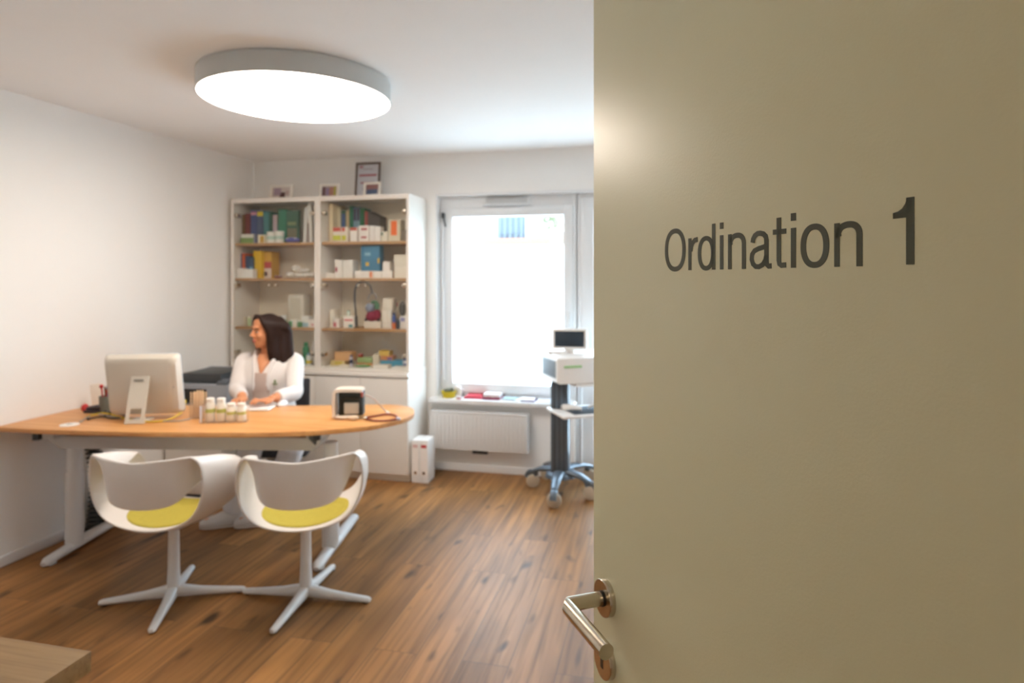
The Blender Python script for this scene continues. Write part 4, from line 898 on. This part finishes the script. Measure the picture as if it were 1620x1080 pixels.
# pill bottles in an acrylic tray
for k, px in enumerate((333, 350, 366, 382)):
    x, y, _ = dp(px, 667); lb = ['white pill bottle with a green label, first from the left in the tray', 'white pill bottle with a green label, second from the left in the tray', 'white pill bottle with a yellow-green label, third from the left in the tray', 'white pill bottle with a yellow-green label, rightmost in the tray'][k]
    t_bottle(x, y, DZ+.004, .0245, .125 if k < 2 else .098, '#ebe6da', '#f2eee8', lb, name='pill_bottle', band=('#b9c06c' if k < 2 else '#c9c878', .38, .55), group='pill bottles on the desk', neck=.78)
x0_, y0_, _ = dp(322, 668); x1_, y1_, _ = dp(391, 666); an2 = math.atan2(y1_-y0_, x1_-x0_); t = thing('acrylic_tray', 'clear acrylic tray holding the pill bottles', 'tray', ((x0_+x1_)/2, (y0_+y1_)/2, DZ), an2); L2 = math.hypot(x1_-x0_, y1_-y0_)/2+.004
b = MB(); b.span(-L2, L2, -.032, .032, 0, .003); b.span(-L2, -L2+.004, -.032, .032, .003, .10); b.span(L2-.003, L2, -.032, .032, .003, .075); b.span(-L2, L2, -.032, -.030, .003, .02); b.build('tray_wall', ACRYL, t)
MB().box((-L2+.001, -.034, .05), (.012, .003, .09), .001).build('white_edge', cm('#dfe4f2', .3), t)
# keyboard, papers
t = thing('keyboard', 'slim white keyboard under the woman’s hands', 'keyboard', (-2.375, 3.345, DZ), .22)
b = MB(); b.box((0, 0, .006), (.30, .115, .010), .004); kb = b.build('body', WPL, t)
b = MB()
for r in range(5):
    for c in range(14): b.box((-.137+c*.021, -.042+r*.021, .0125), (.017, .017, .004), .001)
b.build('key_field', cm('#f2f0ee', .4), t)
t = thing('mouse', 'white mouse right of the keyboard by the woman’s left hand', 'mouse', tuple(dp(447, 641)), .1); MB().ell((0, 0, .008), (.028, .05, .022), 20).build('body', cm('#e6eaf2', .2), t); MB().box((0, .02, .028), (.006, .012, .008), .003).build('wheel', GMET, t)
# blood pressure monitor
x, y, _ = dp(552, 663); t = thing('blood_pressure_monitor', 'blood pressure monitor with white frame on the right part of the desk', 'blood pressure monitor', (x, y+.03, DZ), .28)
fr_ = [(-.085, 0, .014), (-.088, 0, .07), (-.086, 0, .14), (-.072, 0, .158), (.0, 0, .16), (.065, 0, .158)]
b = MB(); P_, _ = crspline([Vector(p) for p in fr_], [0]*6, 5); rings = []
for i, p in enumerate(P_):
    tn = (P_[min(i+1, len(P_)-1)]-P_[max(i-1, 0)]).normalized(); nn = Vector((-tn.z, 0, tn.x)); rings.append([p+nn*a*.008+Vector((0, c*.05, 0)) for a, c in ((-1, -1), (1, -1), (1, 1), (-1, 1))])
b.loft(rings); b.tube([(-.085, -.03, .014), (-.04, -.035, .010), (.0, -.03, .012)], .010, 10, smooth=4); b.build('frame', mat('cream_plastic', '#e8dccf', .35, var=.01), t)
b = MB(); b.box((.0, .01, .085), (.135, .07, .13), .006); b.build('housing', cm('#2b312e', .6), t)
b = MB(); b.box((.006, -.03, .060), (.08, .012, .062), .01); b.build('display_panel', cm('#c4bcae', .4), t)
b = MB()
for s in (-.052, .052): b.tube([(s, -.028, .02), (s, -.03, .12)], .004, 8)
b.tube([(-.05, -.03, .105), (-.03, -.034, .118), (.03, -.034, .118), (.05, -.03, .105)], .0045, 8, smooth=4); b.build('guard', cm('#1f2422', .3), t)
MB().ell((.02, -.055, .014), (.03, .02, .013), 16).build('inflation_bulb', cm('#e0cbb4', .4), t)
MB().box((.062, -.02, .135), (.012, .02, .03), .003).build('red_clip', cm('#b04a34', .4), t)
o_ = Vector(dp(610, 662)); t = thing('rubber_tube', 'dark red rubber tube looped on the desk by the monitor', 'tube', tuple(o_))
pts_ = [Vector(dp(a, c))+Vector((0, 0, .007))-o_ for a, c in ((577, 663), (592, 660), (612, 657), (625, 659), (628, 664), (612, 667), (592, 667), (578, 664))]
b = MB(); b.tube(pts_, .005, 10, smooth=6); b.build('hose', cm('#7a1f22', .4), t); MB().cyl(pts_[4]-Vector((.004, 0, 0)), pts_[4]+Vector((.018, 0, 0)), .0075).build('connector', cm('#c8c8dc', .3), t)
MB().ell(pts_[7]+Vector((.0, -.004, .004)), (.012, .010, .009), 14).build('valve', STEEL, t)
o_ = Vector(dp(614, 655)); t = thing('coiled_cord', 'pale cord arching from the monitor down to the desk', 'cord', tuple(o_))
m0 = Vector(dp(578, 663))+Vector((-.022, .035, .128)); b = MB(); b.tube([m0-o_, (m0-o_)*.6+Vector((0, .0, .02)), Vector((-.03, 0, .03)), Vector((0, 0, .006))], .0045, 8, smooth=6); b.build('cord_body', cm('#d0bcae', .4), t); MB().cyl((-.012, 0, .014), (.006, 0, .005), .0065).build('plug', cm('#e8e4e4', .4), t)

# printer on a pedestal next to the wall
px0 = XL+.03; t = thing('drawer_pedestal', 'white drawer pedestal carrying the printer, behind the desk', 'drawer unit', (-3.13, 4.08, 0))
MB().span(-.23, .23, -.25, .25, .03, .60, .003).build('carcass', CAB, t)
for k in range(3):
    d_ = MB().span(-.225, .225, -.268, -.25, .04+k*.185, .215+k*.185, .002).build('drawer', CAB, t); MB().box((0, -.275, .19+k*.185), (.14, .014, .008), .003).build('handle', STEEL, d_)
MB().span(-.22, .22, -.22, .24, 0, .03).build('plinth', DARK, t)
t = thing('printer', 'grey and black laser printer behind the computer at the left wall', 'printer', (-3.11, 4.06, .6005), .06)
b = MB(); rings = []
for x_, i_ in ((-.215, .012), (-.205, 0), (.205, 0), (.215, .012)):
    rings.append([Vector((x_, y_, z_)) for y_, z_ in ((-.22+i_, .03), (-.22+i_, .19-i_), (-.10, .20-i_), (-.06, .245-i_), (.20-i_, .26-i_), (.215-i_, .24), (.215-i_, .03))])
b.loft(rings); b.build('case', mat('printer_grey', '#a6abb3', .45, var=.02), t)
MB().span(-.16, .14, -.19, .15, .195, .262, .01).build('output_tray', DARK, t)
MB().span(-.20, .20, -.215, .21, 0, .032, .006).build('paper_tray', DARK, t)
MB().span(-.19, .05, -.226, -.21, .06, .16, .006).build('front_flap', BLACK, t)
MB().box((.16, -.19, .205), (.08, .06, .02), .005, Matrix.Rotation(.5, 4, 'X')).build('control_panel', cm('#5c636c', .4), t)

# office chair of the woman (mostly hidden)
t = thing('office_chair', 'black office chair the woman sits on behind the desk', 'office chair', (-2.52, 3.90, 0), .3)
b = MB(); b.box((0, .02, .385), (.46, .42, .07), .03, seg=4); b.build('seat', cm('#2a2a2e', .8), t)
b = MB(); b.box((0, .225, .66), (.30, .05, .30), .02, Matrix.Rotation(-.08, 4, 'X'), 4); b.build('backrest', cm('#2a2a2e', .8), t)
b = MB(); b.box((0, .23, .50), (.06, .03, .22), .008); b.build('back_bar', BLACK, t)
MB().cyl((0, 0, .08), (0, 0, .355), .028).build('gas_lift', BLACK, t)
for k in range(5):
    a = k*2*PI/5+.45; u = Vector((math.cos(a), math.sin(a), 0)); l = MB().tube([u*.02+Vector((0, 0, .11)), u*.15+Vector((0, 0, .10)), u*.29+Vector((0, 0, .075))], [.03, .024, .018], 12).build('base_leg', BLACK, t)
    v = Vector((-u.y, u.x, 0)); c = u*.28+Vector((0, 0, .028)); MB().cyl(c-v*.02, c+v*.02, .028).build('castor', BLACK, l)

# ------------------------------------------------------------------ the woman
SKIN = mat('skin', '#cf8e66', .5, var=.05, scale=30, spec=.35); HAIR = mat('dark_brown_hair', '#2a1a15', .55, var=.35, scale=70, spec=.22)
COAT = mat('white_coat_cotton', '#dfdad8', .85, var=.02, bump=.2, bscale=400); TOP = mat('taupe_top', '#c4b0a6', .85, var=.03); TROU = mat('white_trousers', '#dfe3ea', .85, var=.02); SHOE = mat('white_shoe', '#dcdcdc', .5, var=.03)
PW = Vector((-2.53, 3.80, 0)); per = thing('person', 'woman with long dark hair in a white coat typing behind the desk', 'person', tuple(PW))
fd = Vector((.20, -.98, 0)).normalized(); sd = Vector((-fd.y, fd.x, 0))          # facing; her left (image right)
def q_(a, f_, z): return sd*a+fd*f_+Vector((0, 0, z))
def w_(x, y, z): return Vector((x, y, z))-PW
def eloft(mb, secs, smooth=4, seg=28):
    """secs: (centre, half-width vector, half-depth vector)"""
    c, _ = crspline([s[0] for s in secs], [0]*len(secs), smooth); a, _ = crspline([s[1] for s in secs], [0]*len(secs), smooth); d, _ = crspline([s[2] for s in secs], [0]*len(secs), smooth)
    mb.loft([[c[i]+a[i]*math.cos(2*PI*k/seg)+d[i]*math.sin(2*PI*k/seg) for k in range(seg)] for i in range(len(c))]); return mb
def sec(f_, z, w, dd, a=0): return (q_(a, f_, z), sd*w, fd*dd)
def remesh(o, vox, sm=6, f=.5):
    m = o.modifiers.new('remesh', 'REMESH'); m.mode = 'VOXEL'; m.voxel_size = vox; m.use_smooth_shade = True
    m = o.modifiers.new('smooth', 'SMOOTH'); m.iterations = sm; m.factor = f; return o
# joints
hipL, hipR = w_(-2.43, 3.86, .52), w_(-2.60, 3.83, .52)
kneeL, kneeR = w_(-2.18, 3.53, .515), w_(-2.42, 3.45, .505)
ankL, ankR = w_(-2.37, 3.54, .10), w_(-2.565, 3.48, .10)
shL, shR = q_(.170, -.01, .975), q_(-.170, -.01, .975)
elL, elR = w_(-2.25, 3.65, .80), w_(-2.655, 3.63, .805)
wrL, wrR = w_(-2.275, 3.465, .800), w_(-2.475, 3.445, .800)
neck, headc = q_(0, .0, 1.02), q_(0, .035, 1.175)
b = MB()
eloft(b, [sec(-.02, .50, .17, .12), sec(-.02, .60, .165, .12), sec(0, .72, .135, .10), sec(.01, .85, .155, .11), sec(0, .94, .165, .10), sec(0, .99, .13, .075), sec(0, 1.02, .06, .055), sec(.01, 1.08, .05, .052), sec(.02, 1.13, .05, .055)])
for h_, k_, a_ in ((hipL, kneeL, ankL), (hipR, kneeR, ankR)):
    b.tube([h_, (h_+k_)/2, k_, (k_*.55+a_*.45)+Vector((0, .01, 0)), a_, a_-Vector((0, 0, .03))], [.085, .075, .058, .052, .036, .036], 18, smooth=4)
    toe = Vector((-.8, -.55, 0)).normalized(); b.tube([a_-Vector((0, 0, .04))-toe*.03, a_+toe*.07-Vector((0, 0, .055)), a_+toe*.16-Vector((0, 0, .066))], [.034, .032, .022], 14, smooth=3)
for s_, e_, w0 in ((shL, elL, wrL), (shR, elR, wrR)):
    b.tube([s_*.85+q_(0, 0, .965)*.15, s_, (s_+e_)/2, e_, (e_+w0)/2, w0], [.05, .052, .045, .038, .034, .025], 16, smooth=4)
# head: cranium, face, jaw, nose, lips, ears in the head frame
hf = Vector((-.50, -.87, -.06)).normalized(); hr = hf.cross(Vector((0, 0, 1))).normalized(); hu = hr.cross(hf).normalized()
def hd(x, y, z): return headc+hr*x+hf*y+hu*z
HM = Matrix((hr, hf, hu)).transposed().to_4x4()
def he(c, r, rot=None): b.ell(hd(*c), r, 24, HM if rot is None else HM @ rot)
he((0, -.012, .030), (.074, .092, .083)); he((0, .030, -.015), (.062, .062, .085)); he((0, .045, -.070), (.042, .042, .034)); he((0, .068, -.088), (.018, .016, .014))
he((0, .076, .032), (.046, .014, .018)); he((0, .060, .055), (.05, .022, .035)); b.tube([hd(0, .084, .024), hd(0, .101, -.002), hd(0, .111, -.019)], [.007, .0085, .0105], 12); he((.011, .094, -.022), (.008, .009, .007)); he((-.011, .094, -.022), (.008, .009, .007))
he((0, .086, -.046), (.020, .010, .006)); he((0, .085, -.056), (.017, .010, .006)); he((.036, .066, -.018), (.022, .022, .02)); he((-.036, .066, -.018), (.022, .022, .02))
for s in (-1, 1): he((s*.074, -.008, .0), (.009, .018, .030))
b.tube([hd(0, -.02, -.06), neck+Vector((0, 0, .04)), neck], [.050, .050, .056], 18)
# hands: palm, four fingers, thumb
def hand(wr, fdir, side, spread):
    up = Vector((0, 0, 1)); f = fdir.normalized(); s = f.cross(up)*side       # s points to the thumb side
    pc = wr+f*.045-up*.006
    R = Matrix((f, s, up)).transposed().to_4x4(); b.ell(pc, (.048, .040, .014), 20, R); b.ell(wr+f*.01, (.03, .026, .018), 16, R)
    for k, (o, ln, dr) in enumerate(((.028, .068, .0), (.010, .076, .0), (-.009, .070, .0), (-.027, .056, .0))):
        base = wr+f*.080+s*o-up*.006; fs = (f+s*o*spread*3).normalized()
        b.tube([base-fs*.02, base, base+fs*ln*.42+up*.010, base+fs*ln*.75+up*.001, base+fs*ln*.95-up*.013], [.0085, .0088, .0082, .0072, .006], 10, smooth=3)
    tb = wr+f*.025+s*.030-up*.008; b.tube([tb-s*.012, tb+s*.010+f*.012, tb+s*.020+f*.038-up*.004, tb+s*.018+f*.060-up*.010], [.012, .0105, .009, .007], 10, smooth=3)
hand(wrL, w_(-2.325, 3.37, 0)-w_(-2.275, 3.465, 0), -1, .9); hand(wrR, w_(-2.43, 3.355, 0)-w_(-2.475, 3.445, 0), 1, .9)
body = remesh(b.build('body', SKIN, per), .0045, 4)
# eyes, brows, lips
for s in (-1, 1):
    MB().ell(hd(s*.030, .0815, .008), (.012, .008, .0042), 16, HM).build('eye', cm('#e6dcd6', .25), per)
    MB().ell(hd(s*.030, .0885, .008), (.005, .003, .0042), 14, HM).build('iris', cm('#2a1a12', .2), per)
    MB().tube([hd(s*.016, .089, .011), hd(s*.030, .0905, .0145), hd(s*.044, .082, .011)], [.0012, .002, .0012], 8, smooth=3).build('eyelashes', cm('#1e1410', .6), per)
    MB().tube([hd(s*.014, .0905, .025), hd(s*.030, .087, .031), hd(s*.046, .075, .027)], [.0025, .003, .0018], 8, smooth=3).build('eyebrow', HAIR, per)
b = MB(); b.tube([hd(-.020, .086, -.050), hd(-.008, .0955, -.047), hd(0, .0965, -.049), hd(.008, .0955, -.047), hd(.020, .086, -.050)], [.002, .0045, .0045, .0045, .002], 8, smooth=3); b.tube([hd(-.017, .087, -.053), hd(0, .0945, -.057), hd(.017, .087, -.053)], [.002, .0055, .002], 8, smooth=3); b.build('lips', cm('#b0564c', .4), per)
# hair: cap plus long locks
b = MB()
b.ell(hd(0, -.016, .040), (.081, .087, .080), 28, HM); b.ell(hd(0, -.048, -.01), (.074, .055, .085), 24, HM)
for s in (-1, 1):
    for k in range(9):
        y0_ = .05-k*.0155; z0_ = .085-.004*k; x0_ = s*(.052+.0032*k); rr_ = .020+.0015*k
        e = random.uniform(-.008, .008); lz = -.115-.012*min(k, 5)+random.uniform(-.02, .015); xo = .006*k*.6
        b.tube([hd(x0_*.45, y0_+.004, z0_+.028), hd(x0_*1.25, y0_-.002, z0_-.02), hd(s*(.082+.001*k), y0_-.022, .0), hd(s*(.078+e+xo*.3), y0_-.026, -.065), hd(s*(.080+e*1.5+xo*.7), y0_-.024, lz), hd(s*(.072+e+xo*.7), y0_-.022+e, lz-.055)], [rr_*.7, rr_, rr_, rr_, rr_*.85, rr_*.25], 10, smooth=4)
for k in range(7):
    x0_ = -.06+k*.02; b.tube([hd(x0_, -.072, .05), hd(x0_*1.1, -.086, -.03), hd(x0_*1.2, -.082+.008*math.sin(k*2), -.12), hd(x0_*1.15, -.075, -.185+.02*math.sin(k*1.7))], [.023, .024, .022, .006], 10, smooth=4)
remesh(b.build('hair', HAIR, per), .005, 3)
# coat: torso + sleeves, open at the front over the top
b = MB()
eloft(b, [sec(-.03, .47, .215, .165), sec(-.02, .58, .195, .150), sec(-.005, .72, .165, .128), sec(.01, .85, .180, .135), sec(0, .935, .190, .120), sec(-.008, .985, .165, .092), sec(-.012, 1.015, .10, .075), sec(-.014, 1.030, .075, .062)])
for s_, e_, w0 in ((shL, elL, wrL), (shR, elR, wrR)):
    sg = 1 if s_ is shL else -1
    b.tube([s_*.75+q_(0, -.01, .965)*.25, s_+Vector((0, 0, -.005)), (s_*.6+e_*.4)+sd*sg*.002, (s_*.25+e_*.75)+sd*sg*.0, e_+fd*-.005, (e_+w0)/2+Vector((0, 0, .002)), w0*.85+e_*.15], [.058, .059, .056, .053, .049, .044, .039], 20, smooth=5)
# pressed folds
for z, w in ((.80, .012), (.74, .010)): b.tube([q_(.10, .10, z), q_(.155, .05, z-.02), q_(.17, -.02, z-.015)], w, 8, smooth=4)
coat = remesh(b.build('coat', COAT, per), .006, 4)
# collar lapels
b = MB()
for s in (-1, 1):
    b.tube([q_(s*.055, -.055, 1.045), q_(s*.072, -.005, 1.045), q_(s*.070, .055, 1.015), q_(s*.056, .098, .955), q_(s*.045, .128, .885), q_(s*.05, .136, .80)], [.016, .018, .024, .026, .018, .010], 12, smooth=5, ry=.55)
b.tube([q_(-.05, -.05, 1.05), q_(0, -.075, 1.055), q_(.05, -.05, 1.05)], .016, 12, smooth=5)
remesh(b.build('collar', COAT, per), .005, 2)
# top in the open front, and the skin of the neckline
b = MB(); rings = []
for z, w, f_, t_ in ((.60, .055, .137, .02), (.72, .060, .116, .02), (.80, .058, .127, .02), (.87, .050, .133, .02), (.915, .042, .130, .02)): rings.append([q_(w*math.cos(a), f_+t_*math.sin(a)*.7, z) for a in [2*PI*i/20 for i in range(20)]])
b.loft(rings); b.build('shirt', TOP, per)
b = MB(); rings = []
for z, w, f_ in ((.915, .008, .126), (.935, .018, .118), (.965, .032, .100), (1.00, .050, .072), (1.03, .05, .045)): rings.append([q_(w*math.cos(a), f_+.016*math.sin(a), z) for a in [2*PI*i/20 for i in range(20)]])
b.loft(rings); b.build('neckline', SKIN, per)
b = MB(); b.box(q_(.095, .139, .845), (.03, .004, .010), .001, math.atan2(sd.y, sd.x)); b.ell(q_(.095, .141, .862), (.008, .004, .012), 12); b.build('name_badge', cm('#7a8a5c', .5), per)
# trousers
b = MB(); eloft(b, [sec(-.03, .475, .17, .13), sec(-.03, .53, .185, .145), sec(-.02, .62, .165, .125)])
for h_, k_, a_ in ((hipL, kneeL, ankL), (hipR, kneeR, ankR)):
    b.tube([h_, (h_+k_)/2, k_, (k_*.55+a_*.45)+Vector((0, .01, 0)), a_+Vector((0, 0, -.01))], [.098, .088, .074, .070, .066], 18, smooth=4)
remesh(b.build('trousers', TROU, per), .007, 4)
for a_ in (ankL, ankR):
    toe = Vector((-.86, -.5, 0)).normalized(); sv = Vector((-toe.y, toe.x, 0)); b = MB(); rings = []
    for l_, w, h_ in ((-.075, .018, .045), (-.065, .032, .095), (-.02, .040, .115), (.04, .041, .095), (.10, .046, .070), (.155, .042, .054), (.19, .024, .036)):
        c = Vector((a_.x, a_.y, 0))+toe*l_; rings.append([c+sv*w*math.cos(t_)+Vector((0, 0, h_/2+.004+h_/2*math.sin(t_))) for t_ in [2*PI*i/18 for i in range(18)]])
    b.loft(rings); sh_ = b.build('shoe', SHOE, per)
    b = MB(); rings = []
    for l_, w in ((-.078, .02), (-.06, .034), (.04, .040), (.11, .045), (.16, .040), (.19, .02)):
        c = Vector((a_.x, a_.y, 0))+toe*l_; rings.append([c+sv*w+Vector((0, 0, 0)), c-sv*w, c-sv*w+Vector((0, 0, .018)), c+sv*w+Vector((0, 0, .018))])
    b.loft(rings); b.build('sole', cm('#c8c4c0', .6), sh_)

# ------------------------------------------------------------------ wooden board corner in the foreground
t = thing('side_table', 'corner of a pale oak table in the lower left foreground', 'table', (-1.55, .67, 0))
MB().span(-.75, .45, -.40, .385, .739, .78, .002).build('table_top', BOARDW, t)
for sx_ in (-.66, .22):
    for sy_ in (-.33, .24): MB().span(sx_, sx_+.05, sy_, sy_+.05, 0, .739, .003).build('leg', BOARDW, t)
